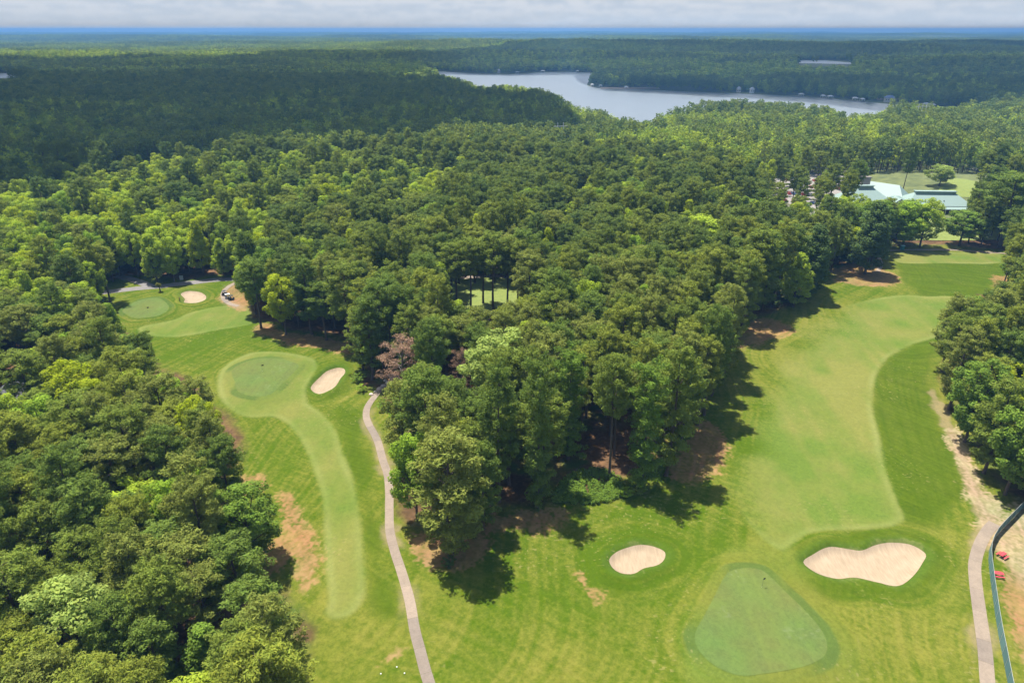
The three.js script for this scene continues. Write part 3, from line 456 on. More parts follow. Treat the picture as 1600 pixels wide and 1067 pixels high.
// broadleaf tree, BH high and BR in reach: forking limbs under a lobed crown
function broadShape(sd, low, detail, o = {}) {
  seed(sd);
  const p = [], c = [], wood = [], cy = (low + BH) / 2, ry = (BH - low) / 2, lobes = o.lobes ?? (detail > 1 ? 64 : 26);
  wood.push(tubeAlong([[0, -0.6, 0], [0.1, 2, 0.1], [rr(-0.4, 0.4), BH * 0.35, rr(-0.4, 0.4)], [rr(-0.5, 0.5), BH * 0.75, rr(-0.5, 0.5)]], 0.45, 0.12, detail > 1 ? 8 : 5));
  for (let i = 0; i < lobes; i++) {
    const u = 1 - 2 * (i + 0.5) / lobes, a = i * 2.4 + rr(-0.3, 0.3), s = Math.sqrt(1 - u * u), out = (i % 4 === 3 ? rr(0.35, 0.6) : rr(0.70, 0.95)) * (0.78 + 0.42 * vn(Math.cos(a) * s * 1.5 + sd, u * 1.6 + Math.sin(a) * s * 1.4 + sd * 0.37));
    const wide = o.cone ? lerp(1, 0.25, clamp((u + 1) / 2)) : u < -0.2 ? lerp(0.72, 1, clamp((u + 1) / 0.8)) : 1, q = [Math.cos(a) * s * BR * out * wide, cy + u * ry * Math.min(0.93, out * 1.02), Math.sin(a) * s * BR * out * wide], r = BR * rr(0.17, 0.29) * (detail > 1 ? 1 : 1.35);
    if (detail > 1 && i % 4 === 0) wood.push(tubeAlong([[0, Math.min(q[1] - 2, BH * 0.45) * rr(0.6, 1), 0], [q[0] * 0.5, q[1] - 1.2, q[2] * 0.5], [q[0] * 0.9, q[1], q[2] * 0.9]], 0.16, 0.03, 4));
    const tone = 0.80 + 0.40 * R();
    if (detail > 2) tuft(p, c, q, r, 0.85, Math.round(74 * r * r), 0.52, 0.42, false, tone);
    else if (detail > 1) tuft(p, c, q, r, 0.85, Math.round(38 * r * r), 0.75, 0.60, false, tone);
    else tuft(p, c, q, r, 0.85, 16, 1.35, 1.25, false, tone);
  }
  return { crown: leafGeometry(p, c), trunk: mergeT(wood) };
}
const pines = [11, 12, 13, 14, 15, 16].map((s, i) => pineShape(s, PH * [0.46, 0.52, 0.40, 0.50, 0.44, 0.36][i], 3));
const lowPines = [21, 22, 23].map((s, i) => pineShape(s, PH * [0.14, 0.20, 0.10][i], 3, { branches: 58, reach: 0.9 }));
const vinePines = [31, 32].map((s) => pineShape(s, PH * 0.03, 3, { branches: 64, column: true }));
const deadPine = pineShape(41, PH * 0.25, 3, { dead: true, branches: 40 });
const broads = [51, 52, 53, 54, 55].map((s, i) => broadShape(s, BH * [0.16, 0.22, 0.12, 0.25, 0.18][i], 3));
const tallBroads = [61, 62].map((s) => broadShape(s, BH * 0.08, 3, { cone: true, lobes: 70 }));
const shrubShapes = [71, 72].map((s) => broadShape(s, BH * 0.0, 2, { lobes: 30 }));
const midPines = [81, 82, 83, 84].map((s, i) => pineShape(s, PH * [0.42, 0.36, 0.46, 0.3][i], 1)), midBroads = [91, 92, 93, 94].map((s, i) => broadShape(s, BH * [0.15, 0.2, 0.1, 0.2][i], 1));
// far crowns: one rough crown each, or a patch of them
function farCrown(sd, n, spread, count) {
  seed(sd); const p = [], c = [];
  for (let i = 0; i < n; i++) { const x = n > 1 ? rr(-spread, spread) : 0, z = n > 1 ? rr(-spread, spread) : 0, h = rr(17, 27), r = rr(4.5, 7), t = rr(0.75, 1.25); for (const [dx, dy, dz, s] of [[0, 0, 0, 1], [r * 0.45, -3, r * 0.3, 0.75], [-r * 0.45, -3.5, -r * 0.2, 0.75], [0, -7, 0, 1]]) tuft(p, c, [x + dx, h - r * 0.6 + dy, z + dz], r * s * 0.8, 0.8, count, r * 0.55, r * 0.5, false, t * rr(0.9, 1.1)); }
  return leafGeometry(p, c);
}
const farOnes = [101, 102, 103].map((s) => farCrown(s, 1, 0, 16)), farPatches = [111, 112, 113].map((s) => farCrown(s, 9, 17, 7)), farthest = [121, 122].map((s) => farCrown(s, 26, 48, 4));

// ---------------------------------------------------------------- trees: where they stand
const lakeSpots = [[779, 114.5, 14, 'house', 'white house on the far lake shore'], [808, 115, 12, 'dock', 'white roofed boathouse left of the far point'], [848, 113, 18, 'dock', 'long white roofed boathouse on the far shore'], [902, 113, 10, 'dock', 'little white boathouse at the end of the far shore'], [925, 135, 8, 'dock', 'low boathouse at the tip of the wooded point'], [938, 136.5, 9, 'dock', 'grey boathouse just inside the wooded point'], [978, 139, 10, 'dock', 'white boathouse at the beach of the wooded point'], [1157, 145, 13, 'house', 'pale house among trees on the wooded point'], [1178, 146, 13, 'house', 'second pale house among trees on the wooded point'], [1250, 150.5, 12, 'dock', 'white boathouse with jetty under dark trees'], [1284, 153, 9, 'dock', 'small boathouse beside the larger white one'], [1295, 154, 14, 'dock', 'large white boathouse in the cove'], [1334, 157, 11, 'dock', 'tall white boathouse near the cove mouth'], [1345, 158.5, 9, 'dock', 'low grey boathouse near the cove mouth'], [1395, 160, 24, 'blue', 'blue roofed house above a tan bank'], [1444, 166, 10, 'dock', 'white boathouse behind the power line frame'], [1454, 167.5, 9, 'dock', 'bright roofed dock next to the power line frame']];
const clearSpots = lakeSpots.map(([px, py, w]) => { const q = at(px, py, LAKE_Y); return [q[0], q[2] - 2, w * 0.9 + 8, w]; }); clearSpots.push([...(() => { const q = at(30, 603, 6.5); return [q[0], q[2]]; })(), 10]);
clearSpots.push([...(() => { const q = hit(925, 752); return [q[0], q[2]]; })(), 12]);
const cleared = (x, z) => clearSpots.some(([a, b, r, w]) => Math.hypot(a - x, b - z) < r || (w && Math.abs(a * z / b - x) < w * 0.6 && z > b && z < b + 60));
const placed = [], cellOf = new Map(), CS = 14;
const nearBy = (x, z, f) => { const a = Math.floor(x / CS), b = Math.floor(z / CS); for (let i = a - 1; i <= a + 1; i++) for (let j = b - 1; j <= b + 1; j++) for (const t of cellOf.get(i * 100003 + j) ?? []) if (f(t)) return true; return false; };
function plant(t) { t.y = H(t.x, t.z) - 0.1; placed.push(t); const k = Math.floor(t.x / CS) * 100003 + Math.floor(t.z / CS); if (!cellOf.has(k)) cellOf.set(k, []); cellOf.get(k).push(t); return t; }
const OUT = [[0, 1, 0]]; for (let i = 0; i < 8; i++) { const a = i * Math.PI / 4; OUT.push([Math.cos(a) * 0.95, 0, Math.sin(a) * 0.95], [Math.cos(a) * 0.75, 0.55, Math.sin(a) * 0.75], [Math.cos(a) * 0.7, -0.85, Math.sin(a) * 0.7]); }
function coversOpen(x, y, z, h, r, low) {
  const cy = y + (h + low) / 2, ry = (h - low) / 2;
  for (const o of open) {
    for (const [a, b, c] of OUT) { const [px, py] = proj(x + a * r, cy + b * ry, z + c * r); if (px > o.b[0] && px < o.b[2] && py > o.b[1] && py < o.b[3] && inside(o.p, px, py)) return true; }
    const [px, py] = proj(x, y, z); if (inside(o.p, px, py)) return true;
  }
  return false;
}
const coversLake = (x, y, z, h, r) => { for (const [a, b] of [[0, h], [-r * 0.8, h * 0.8], [r * 0.8, h * 0.8], [0, h * 0.75], [0, h * 0.5], [0, h * 0.25]]) { const [px, py] = proj(x + a, y + b, z); if ((px > lakeSeenB[0] && px < lakeSeenB[2] && py > lakeSeenB[1] && py < lakeSeenB[3] && inside(lakeSeen, px, py)) || inside(pondLSeen, px, py) || inside(pondRSeen, px, py)) return true; } return false; };
// trees that stand out in the photograph: [foot pixel x, y, top pixel y, crown width in pixels]
function byFoot(px, py, top, wide, t) { const p = hit(px, py), D = -p[2], [, v, f] = ray(px, top), h = EYE - p[1] + v / -f * D; const zc = proj(p[0], h, p[2])[2]; return plant({ x: p[0], z: p[2], h, r: wide / 2 / FPX * zc, ...t }); }
function byTop(px, top, h, wide, t) { const p = at(px, top, h), zc = proj(...p)[2]; return plant({ x: p[0], z: p[2], h, r: wide / 2 / FPX * zc, ...t }); }
const own = (label, more) => ({ label, special: true, ...more });
byFoot(703, 868, 672, 158, own('lone broad pine casting a round shadow beside the cart path', { kind: 'pine', shape: lowPines[2], mat: pineMats[1] }));
byFoot(652, 812, 676, 84, own('bright green leafy tree tucked behind the lone pine', { kind: 'broad', shape: broads[0], mat: broadMats[0] }));
byFoot(1352, 428, 312, 78, own('dark lone tree on bare clay beside the tee path', { kind: 'broad', shape: tallBroads[0], mat: darkMat }));
byFoot(408, 513, 406, 60, own('slim pine with a clear trunk at the end of the tree row', { kind: 'pine', shape: pines[1], mat: pineMats[2] }));
byFoot(447, 523, 426, 62, own('bright lime leafy tree among the pines by the oval green', { kind: 'broad', shape: broads[3], mat: limeMat }));
byFoot(488, 522, 402, 70, own('full dark pine behind the bright lime tree', { kind: 'pine', shape: lowPines[1], mat: pineMats[2] }));
byFoot(548, 541, 410, 82, own('tall pine with thick trunk over the straw bank by the oval green', { kind: 'pine', shape: pines[5], mat: pineMats[0] }));
byFoot(632, 628, 528, 92, own('dying brown pine with thin needles above the cart path', { kind: 'pine', shape: deadPine, mat: deadMat, bark: deadBark }));
byFoot(722, 640, 545, 40, own('small brown dead pine hemmed in by green pines', { kind: 'pine', shape: deadPine, mat: deadMat, bark: deadBark }));
byTop(780, 518, 27, 112, own('big pale green leafy crown rising from the pine stand', { kind: 'broad', shape: broads[1], mat: paleMat }));
byTop(96, 564, 24, 96, own('large yellow green leafy tree beside the grey roofed house', { kind: 'broad', shape: broads[2], mat: limeMat }));
byTop(132, 590, 21, 70, own('rounded yellow green tree in front of the larger one', { kind: 'broad', shape: broads[4], mat: limeMat }));
byTop(50, 618, 22, 90, own('mid green leafy tree below the grey roofed house', { kind: 'broad', shape: broads[0], mat: broadMats[0] }));
byTop(8, 612, 22, 66, own('leafy green tree on the drive side of the grey roofed house', { kind: 'broad', shape: broads[3], mat: broadMats[1] }));
byTop(745, 334, 27, 44, own('lime green pointed tree standing over dark pines', { kind: 'broad', shape: tallBroads[1], mat: limeMat }));
byTop(857, 355, 28, 42, own('lime green flank of a tall tree behind the clearing pines', { kind: 'broad', shape: tallBroads[0], mat: limeMat }));
byTop(545, 352, 26, 40, own('dark yellow green tree at the head of the pine row', { kind: 'broad', shape: tallBroads[1], mat: limeMat }));
byTop(826, 452, 13, 44, own('low lime green bushy tree in front of the sunny clearing', { kind: 'broad', shape: broads[4], mat: limeMat }));
byTop(300, 338, 26, 46, own('upright yellow green tree at the edge of the road wood', { kind: 'broad', shape: tallBroads[1], mat: limeMat }));
byTop(1112, 334, 27, 100, own('broad bright green leafy crown before the car park pines', { kind: 'broad', shape: broads[1], mat: broadMats[1] }));
byTop(1590, 566, 18, 70, own('yellow green leafy tree in the wood by the dirt track', { kind: 'broad', shape: broads[2], mat: limeMat }));
byTop(90, 905, 23, 150, own('soft light green leafy tree in the near clump of pines', { kind: 'broad', shape: broads[0], mat: paleMat }));
byTop(370, 752, 20, 112, own('deep green leafy tree leaning over the red clay scrape', { kind: 'broad', shape: broads[2], mat: broadMats[2] }));
byTop(935, 215, 26, 34, own('vivid green pointed tree in the far pine belt', { kind: 'broad', shape: tallBroads[1], mat: limeMat }));
byFoot(1410, 387, 312, 62, own('rounded oak shading the bank below the clubhouse', { kind: 'broad', shape: broads[0], mat: broadMats[0] }));
byFoot(1438, 386, 306, 56, own('bright rounded oak close against the clubhouse porch', { kind: 'broad', shape: broads[2], mat: broadMats[1] }));
byFoot(1500, 384, 327, 64, own('spreading oak with open shade behind the tee', { kind: 'broad', shape: broads[3], mat: broadMats[2] }));
byFoot(1562, 386, 270, 88, own('tall dark pine beside the clubhouse lawn', { kind: 'pine', shape: pines[2], mat: pineMats[2] }));
byFoot(1604, 440, 300, 84, own('dark layered pine with low boughs beside the tee', { kind: 'pine', shape: lowPines[0], mat: pineMats[2] }));
byFoot(1468, 290, 256, 40, own('round cedar on the lawn behind the clubhouse roof', { kind: 'broad', shape: broads[4], mat: paleMat }));
byFoot(840, 792, 560, 84, own('vine clad pine at the front corner of the stand', { kind: 'pine', shape: vinePines[0], mat: pineMats[2] }));
byFoot(888, 718, 546, 84, own('vine wrapped pine beside the bright undergrowth', { kind: 'pine', shape: vinePines[1], mat: broadMats[2] }));
byFoot(952, 744, 556, 74, own('clear trunked pine standing in the bright undergrowth', { kind: 'pine', shape: pines[1], mat: pineMats[0] }));
byFoot(1002, 762, 566, 96, own('leafy vine covered pine above the undergrowth', { kind: 'pine', shape: vinePines[0], mat: broadMats[2] }));
byFoot(1040, 742, 536, 100, own('thick pine with foliage to the ground at the stand corner', { kind: 'pine', shape: lowPines[0], mat: pineMats[0] }));
byFoot(780, 786, 570, 84, own('dark pine behind the lone pine with a hidden trunk', { kind: 'pine', shape: lowPines[1], mat: pineMats[2] }));
byFoot(1262, 467, 350, 70, own('leafy dark tree at the tip of the stand by the fairway', { kind: 'broad', shape: tallBroads[0], mat: darkMat }));
byFoot(1482, 640, 512, 74, own('low boughed pine at the upper end of the dirt track', { kind: 'pine', shape: lowPines[0], mat: pineMats[1] }));
byFoot(1508, 690, 556, 84, own('bushy leafy tree leaning over the dirt track', { kind: 'broad', shape: broads[2], mat: broadMats[2] }));
byFoot(1538, 738, 590, 92, own('full pine with low boughs halfway down the dirt track', { kind: 'pine', shape: lowPines[2], mat: pineMats[0] }));
byFoot(1572, 772, 628, 96, own('leafy tree above the end of the dirt track', { kind: 'broad', shape: broads[0], mat: broadMats[2] }));
byFoot(1612, 792, 650, 110, own('dark pine beside the upper end of the mesh fence', { kind: 'pine', shape: lowPines[1], mat: pineMats[2] }));
byFoot(1474, 580, 462, 70, own('pine jutting into the fairway bend above the dirt track', { kind: 'pine', shape: lowPines[1], mat: pineMats[1] }));
for (const [x, y, t, w] of [[712, 484, 378, 62], [736, 489, 372, 58], [772, 486, 362, 66], [793, 480, 366, 56], [818, 478, 358, 64], [755, 474, 372, 56]]) byFoot(x, y, t, w, own('tall clear trunked pine standing before the sunny clearing', { kind: 'pine', shape: pines[(x + y) % 2 ? 1 : 3], mat: pineMats[x % 4], grp: 'pines before the sunny clearing' }));
byFoot(1172, 497, 355, 90, own('pine on the straw bank with trunk clear of the stand', { kind: 'pine', shape: lowPines[1], mat: pineMats[0] }));

function speciesAt(x, z, tx, ty, D) {
  const n = fbm(x / 55 + 4, z / 55 + 9, 3);
  let pB = 0.10 + (n > 0.58 ? 0.25 : 0);
  if (tx < 720 && ty > 222 && ty < 440 && D > 240) pB = tx < 420 ? 0.9 : ty < 300 ? 0.88 : 0.28;
  else if (D > 330) pB = clamp((n - 0.36) * 3, 0.12, 0.75);
  return R() < pB ? 'broad' : 'pine';
}
const clubAt = at(1440, 330, 0), inClub = (x, z) => Math.abs(x - clubAt[0]) < 52 && z < clubAt[2] + 6 && z > clubAt[2] - 36;
const parkPx = [[1135, 258], [1350, 262], [1345, 335], [1140, 335]];
const pathAt = (x, z) => { const i = Math.round((x - X0) / CELL), j = Math.round((z - Z0) / CELL); return i < 0 || j < 0 || i > NX || j > NZ ? 99 : fPath[j * FW + i]; };
const fOpenAt = (x, z) => { const i = Math.round((x - X0) / CELL), j = Math.round((z - Z0) / CELL); return i < 0 || j < 0 || i > NX || j > NZ ? -99 : fOpen[j * FW + i]; };
const specials = placed.map((t) => { const c = proj(t.x, t.y + t.h * 0.78, t.z); return { px: c[0], py: c[1], zc: c[2], k: t.mat === deadMat ? 1.35 : 0.7 }; });
seed(2024);
for (let i = 0; i < 130000; i++) {
  const D = Math.sqrt(lerp(60 * 60, 540 * 540, R())), az = rr(-0.86, 0.86), x = Math.sin(az) * D, z = -Math.cos(az) * D, D2 = -z;
  if (D2 < 52) continue;
  const y = Hb(x, z), pxy = proj(x, y, z), park0 = inside(parkPx, pxy[0], pxy[1]);
  const pc = proj(x, y + 18, z), park = park0 || (pc[0] > 1190 && pc[0] < 1340 && pc[1] > 262 && pc[1] < 328);
  let h = rr(22, 32) * (0.86 + 0.28 * vn(x / 26, z / 26)), r = rr(4.8, 7.4);
  const tp = proj(x, y + h, z), kind = speciesAt(x, z, tp[0], tp[1], D);
  if (kind === 'broad') { h *= 0.84; r *= 1.04; }
  if (x < -20 && D < 230 && x < -0.28 * D) h *= 0.9;
  const cc = proj(x, y + h * 0.72, z);
  const low = h * (kind === 'pine' ? 0.4 : 0.18), gap = park ? 1.35 : kind === 'pine' ? 0.52 : 0.6;
  if (nearBy(x, z, (t) => Math.hypot(t.x - x, t.z - z) < (t.r + r) * gap)) continue;
  if (cleared(x, z) || pathAt(x, z) < 4 || inClub(x, z) || tp[0] < -330 || tp[0] > 1930) continue;
  if (coversOpen(x, y, z, h, r * 0.86, low)) continue;
  if (specials.some((q) => { if (q.zc < tp[2] - 4) return false; const dx = (q.px - cc[0]) / (r * FPX / cc[2] * q.k), dy = (q.py - cc[1]) / ((h - low) * 0.5 * FPX / cc[2] * q.k * 1.05); return dx * dx + dy * dy < 1; })) continue;
  const edge = R() + (fOpenAt(x, z) > -11 ? -0.42 : 0);
  plant({ x, z, h, r, kind, shape: kind === 'pine' ? (edge < 0.16 && !park ? pick(lowPines) : pick(pines)) : R() < 0.22 ? pick(tallBroads) : pick(broads), mat: kind === 'pine' ? pick(pineMats) : R() < (D > 260 && tp[0] < 700 ? 0.24 : 0.10) ? limeMat : D > 260 && tp[0] < 700 && R() < 0.6 ? broadMats[1] : pick(broadMats) });
}
// which stand a tree belongs to
function standOf(t) {
  const [px, py] = proj(t.x, t.y, t.z), D = Math.hypot(t.x, t.z);
  if (D > 295) return px > 1120 ? ['round the clubhouse and its car park', 'clubhouse'] : px < 720 ? ['in the broadleaf wood across the grey road', 'road wood'] : ['in the deep pine belt beyond the clearings', 'pine belt'];
  if (px > 1440) return ['in the wood along the dirt track', 'track wood'];
  if (py < 560 && px > 380 && D > 215 && px < 1000) return ['round the sunny clearing behind the stand', 'clearing trees'];
  if (px < 560) return ['in the wood facing the red clay scrape', 'clay side wood'];
  return ['in the stand between the two fairways', 'stand between the fairways'];
}
function growTree(t) {
  const pine = t.kind === 'pine', o = new THREE.Group(); o.name = numbered(pine ? 'pine_tree' : 'broadleaf_tree'); scene.add(o);
  o.position.set(t.x, t.y, t.z); o.rotation.y = t.turn ?? 0; o.scale.set(t.r / (pine ? PR : BR), t.h / (pine ? PH : BH), t.r / (pine ? PR : BR));
  mesh('trunk', t.shape.trunk, t.bark ?? bark, o); mesh('crown', t.shape.crown, t.mat, o);
  const [where, grp] = standOf(t), lime = t.mat === limeMat;
  if (t.label) tag(o, t.label, 'tree', t.grp); else if (pine) tag(o, `${['mid green', 'olive green', 'dark green', 'light green'][pineMats.indexOf(t.mat)]} ${lowPines.includes(t.shape) ? 'low boughed' : 'clear trunked'} pine ${where}`, 'tree', 'pines: ' + grp); else tag(o, (lime ? 'yellow green ' : ['mid green ', 'light green ', 'deep green '][broadMats.indexOf(t.mat)]) + (tallBroads.includes(t.shape) ? 'pointed leafy tree ' : 'round leafy tree ') + where, 'tree', (lime ? 'yellow green trees: ' : 'leafy trees: ') + grp);
}
const rest = [];
{
  seed(31);
  for (const t of placed) { const c = proj(t.x, t.y + t.h * 0.7, t.z); t.turn = R() * 6.28; t.show = t.special ? 9 : c[0] > -30 && c[0] < 1630 && c[1] > -30 && c[1] < 1100 ? t.r / c[2] : -1; }
  for (const kind of ['pine', 'broad']) { const l = placed.filter((t) => t.kind === kind).sort((a, b) => b.show - a.show); l.slice(0, 296).forEach((t) => (t.show > 0 ? growTree(t) : rest.push(t))); rest.push(...l.slice(296)); }
}
// everything past that: one mass of woodland
const woods = new THREE.Group(); woods.name = 'distant_woodland'; scene.add(woods); tag(woods, 'unbroken woodland of pines and leafy trees rolling to the horizon', 'woodland', null, 'stuff');
function mass(name, g, m, list) {    // list of [x, y, z, sx, sy, turn, colour]
  if (!list.length) return;
  const o = shadows(new THREE.InstancedMesh(g, m, list.length)), q = new THREE.Object3D(); o.name = name; o.userData.kind = 'stuff';
  list.forEach(([x, y, z, sx, sy, turn, c], i) => { q.position.set(x, y, z); q.scale.set(sx, sy, sx); q.rotation.y = turn; q.updateMatrix(); o.setMatrixAt(i, q.matrix); if (c) o.setColorAt(i, c); });
  woods.add(o);
}
const tint = (kind, v) => { const a = v > 0.9; return kind === 'pine' ? lin(lerp(0.128, 0.228, v), lerp(0.186, 0.270, v), 0.038) : a ? lin(0.36, 0.43, 0.02) : lin(lerp(0.175, 0.340, v), lerp(0.260, 0.395, v), 0.030); };
{
  const by = new Map(); const put = (key, t) => { if (!by.has(key)) by.set(key, []); by.get(key).push(t); };
  for (const t of rest) { const pine = t.kind === 'pine'; put(t.shape, [t.x, t.y, t.z, t.r / (pine ? PR : BR), t.h / (pine ? PH : BH), t.turn, tint(t.kind, R())]); }
  for (const [shape, l] of by) { mass('crowns', shape.crown, massMat, l); mass('trunks', shape.trunk, bark, l.map((a) => a.slice(0, 6))); }
  const groups = { pine: midPines.map(() => []), broad: midBroads.map(() => []) }, f1 = farOnes.map(() => []), f2 = farPatches.map(() => []), f3 = farthest.map(() => []);
  seed(900);
  for (let D = 530, s; D < 1500; D += s) { s = 8.6; for (let x = -0.8 * D - 30; x < 0.8 * D + 30; x += s) { const X = x + rr(-3.5, 3.5), Z = -D + rr(-3.5, 3.5), y = Hb(X, Z), n = fbm(X / 160 + 2, Z / 160 + 8, 3), px = proj(X, y + 24, Z); const kind = R() < (px[0] < 720 && px[1] > 222 ? 0.8 : clamp((n - 0.32) * 3, 0.12, 0.8)) ? 'broad' : 'pine', h = (kind === 'pine' ? rr(21, 30) : rr(18, 25)) * (0.82 + 0.35 * vn(X / 45, Z / 45)), r = rr(4.2, 6.8);
    if (cleared(X, Z) || waterDist(X, Z) > -4 || coversLake(X, y, Z, h, r) || coversOpen(X, y, Z, h, r, h * 0.2)) continue; if (Math.hypot(X, Z) < 541 && placed.some((t) => Math.hypot(t.x - X, t.z - Z) < 7)) continue;
    groups[kind][Math.floor(R() * 4)].push([X, y, Z, r / 6.5, h / (kind === 'pine' ? PH : BH), R() * 6.28, tint(kind, R())]); } }
  for (let D = 1500; D < 3000; D += 10) for (let x = -0.78 * D - 40; x < 0.78 * D + 40; x += 10.5) { const X = x + rr(-4.5, 4.5), Z = -D + rr(-4.5, 4.5), y = Hb(X, Z), v = R(), sy = rr(0.75, 1.1) * (0.8 + 0.4 * vn(X / 60, Z / 60)); if (cleared(X, Z) || waterDist(X, Z) > -5 || coversLake(X, y, Z, 22 * sy, 5)) continue; f1[Math.floor(R() * 3)].push([X, y, Z, rr(0.8, 1.25), sy, R() * 6.28, tint(fbm(X / 260, Z / 260, 3) + rr(-0.15, 0.15) > 0.5 ? 'broad' : 'pine', v * 0.9)]); }
  for (let D = 3000; D < 8000; D += 31) for (let x = -0.78 * D - 60; x < 0.78 * D + 60; x += 31) { const X = x + rr(-9, 9), Z = -D + rr(-9, 9), y = Hb(X, Z), sy = rr(0.8, 1.1) * (0.8 + 0.4 * vn(X / 90, Z / 90)); if (waterDist(X, Z) > -22 || coversLake(X, y, Z, 24 * sy, 14)) continue; f2[Math.floor(R() * 3)].push([X, y, Z, rr(0.95, 1.15), sy, R() * 6.28, tint(fbm(X / 400, Z / 400, 3) + rr(-0.1, 0.1) > 0.5 ? 'broad' : 'pine', R() * 0.9)]); }
  for (let D = 8000; D < 15400; D += 92) for (let x = -0.76 * D; x < 0.76 * D; x += 92) { const X = x + rr(-20, 20), Z = -D + rr(-20, 20); if (waterDist(X, Z) > -60) continue; f3[Math.floor(R() * 2)].push([X, Hb(X, Z), Z, 1.05, rr(0.85, 1.2), R() * 6.28, tint(fbm(X / 900, Z / 900, 3) > 0.5 ? 'broad' : 'pine', R() * 0.9)]); }
  for (const kind of ['pine', 'broad']) groups[kind].forEach((l, i) => { const s = (kind === 'pine' ? midPines : midBroads)[i]; mass('crowns', s.crown, massMat, l); mass('trunks', s.trunk, bark, l.filter((a) => a[2] > -800).map((a) => a.slice(0, 6))); });
  f1.forEach((l, i) => mass('far_crowns', farOnes[i], massMat, l)); f2.forEach((l, i) => mass('far_crowns', farPatches[i], massMat, l)); f3.forEach((l, i) => mass('far_crowns', farthest[i], massMat, l));
  console.log('trees', placed.length, 'rest', rest.length, 'mid', groups.pine.concat(groups.broad).reduce((a, l) => a + l.length, 0), 'far', f1.map((l) => l.length), f2.map((l) => l.length), f3.map((l) => l.length), 'tris', [pines[0], lowPines[0], vinePines[0], broads[0], tallBroads[0], midPines[0], midBroads[0]].map((s) => s.crown.attributes.position.count / 3));
}
// ---------------------------------------------------------------- clouds whose shade lies on the far woods
{
  const white = new THREE.MeshPhysicalMaterial({ color: lin(0.86, 0.87, 0.9), roughness: 1, transmission: 0.62, thickness: 0, specularIntensity: 0, side: THREE.DoubleSide, name: 'cloud' });
  const cloud = (sd, outlinePx, alt, label) => {
    const poly = outlinePx.map(([x, y]) => { const p = at(x, y, 20); return [p[0] + TO_SUN.x / TO_SUN.y * alt, p[2] + TO_SUN.z / TO_SUN.y * alt]; });
    let cx = 0, cz = 0; const b = bounds(poly); cx = (b[0] + b[2]) / 2; cz = (b[1] + b[3]) / 2;
    const NA = 220, rings = 14, reach = []; for (let a = 0; a < NA; a++) { const t = a / NA * 6.2832, dx = Math.cos(t), dz = Math.sin(t); let r = 0; for (let s = 20; s < 9000; s += 20) if (inside(poly, cx + dx * s, cz + dz * s)) r = s; reach.push(r + (fbm(dx * 9 + sd, dz * 9 + sd, 4) - 0.5) * (sd === 8 ? 90 : 190)); }
    const pos = [], idx = [];
    for (const side of [1, -1]) for (let k = 0; k <= rings; k++) for (let a = 0; a < NA; a++) { const f = Math.sin(k / rings * Math.PI / 2), t = a / NA * 6.2832, r = reach[a] * f, x = cx + Math.cos(t) * r, z = cz + Math.sin(t) * r, e = Math.sqrt(Math.max(0, 1 - f * f)); pos.push(x, alt + (side > 0 ? e * (120 + 260 * fbm(x / 260 + sd, z / 260, 4)) : -e * 40 * fbm(x / 200, z / 200 + sd, 3)), z); }
    for (const s of [0, (rings + 1) * NA]) for (let k = 0; k < rings; k++) for (let a = 0; a < NA; a++) { const p = s + k * NA + a, q = s + k * NA + (a + 1) % NA; s ? idx.push(p, p + NA, q, q, p + NA, q + NA) : idx.push(p, q, p + NA, q, q + NA, p + NA); }
    const g = new THREE.BufferGeometry(); g.setAttribute('position', new THREE.Float32BufferAttribute(pos, 3)); g.setIndex(idx); g.computeVertexNormals(); structure('cloud', g, white, label);
  };
  cloud(3, [[-420, 320], [-60, 292], [110, 268], [200, 244], [400, 240], [560, 234], [700, 220], [800, 210], [900, 200], [985, 190], [960, 172], [900, 146], [800, 130], [700, 112], [640, 92], [500, 84], [100, 86], [-500, 92], [-900, 110], [-900, 250]], 1150, 'broad cumulus shading the far woods before the lake');
  cloud(8, [[400, 92], [640, 97], [800, 99], [890, 98], [925, 116], [1000, 119], [1100, 123], [1240, 129], [1340, 137], [1450, 146], [1750, 152], [2100, 150], [2100, 82], [1600, 66], [1150, 68], [900, 72], [600, 78], [400, 82]], 1150, 'cumulus shading the woods beyond the lake');
}

// ---------------------------------------------------------------- flags, carts and small things on the course
const white = std(0.75, 0.75, 0.74, 0.5), black = std(0.02, 0.02, 0.022, 0.6), darkGrey = std(0.06, 0.06, 0.065, 0.6), steel = std(0.45, 0.46, 0.47, 0.45, { metalness: 0.6 }), glass = std(0.02, 0.025, 0.03, 0.08), rubber = std(0.018, 0.018, 0.018, 0.9);
const put = (px, py) => { const p = hit(px, py); return [p[0], H(p[0], p[2]), p[2]]; };
for (const [px, py, label] of [[1190, 922, 'dark flag on a thin pole in the triangular green'], [410, 583, 'flag on a thin pole in the oval green'], [231, 491, 'flag on a thin pole in the green by the road']]) {
  const t = thing('golf_flag', label, 'flag', put(px, py), 0.6, 'hole flags');
  mesh('pole', bar([0, -0.1, 0], [0, 2.2, 0], 0.018), darkGrey, t);
  const s = new THREE.PlaneGeometry(0.65, 0.42, 6, 2), p = s.attributes.position; for (let i = 0; i < p.count; i++) p.setZ(i, Math.sin(p.getX(i) * 9) * 0.05); s.translate(0.36, 1.97, 0); s.computeVertexNormals(); mesh('flag_cloth', s, std(0.03, 0.03, 0.04, 0.9, { side: THREE.DoubleSide }), t);
  mesh('cup', (() => { const g = new THREE.CylinderGeometry(0.08, 0.08, 0.1, 12, 1, true); g.translate(0, 0.02, 0); return g; })(), white, t);
}
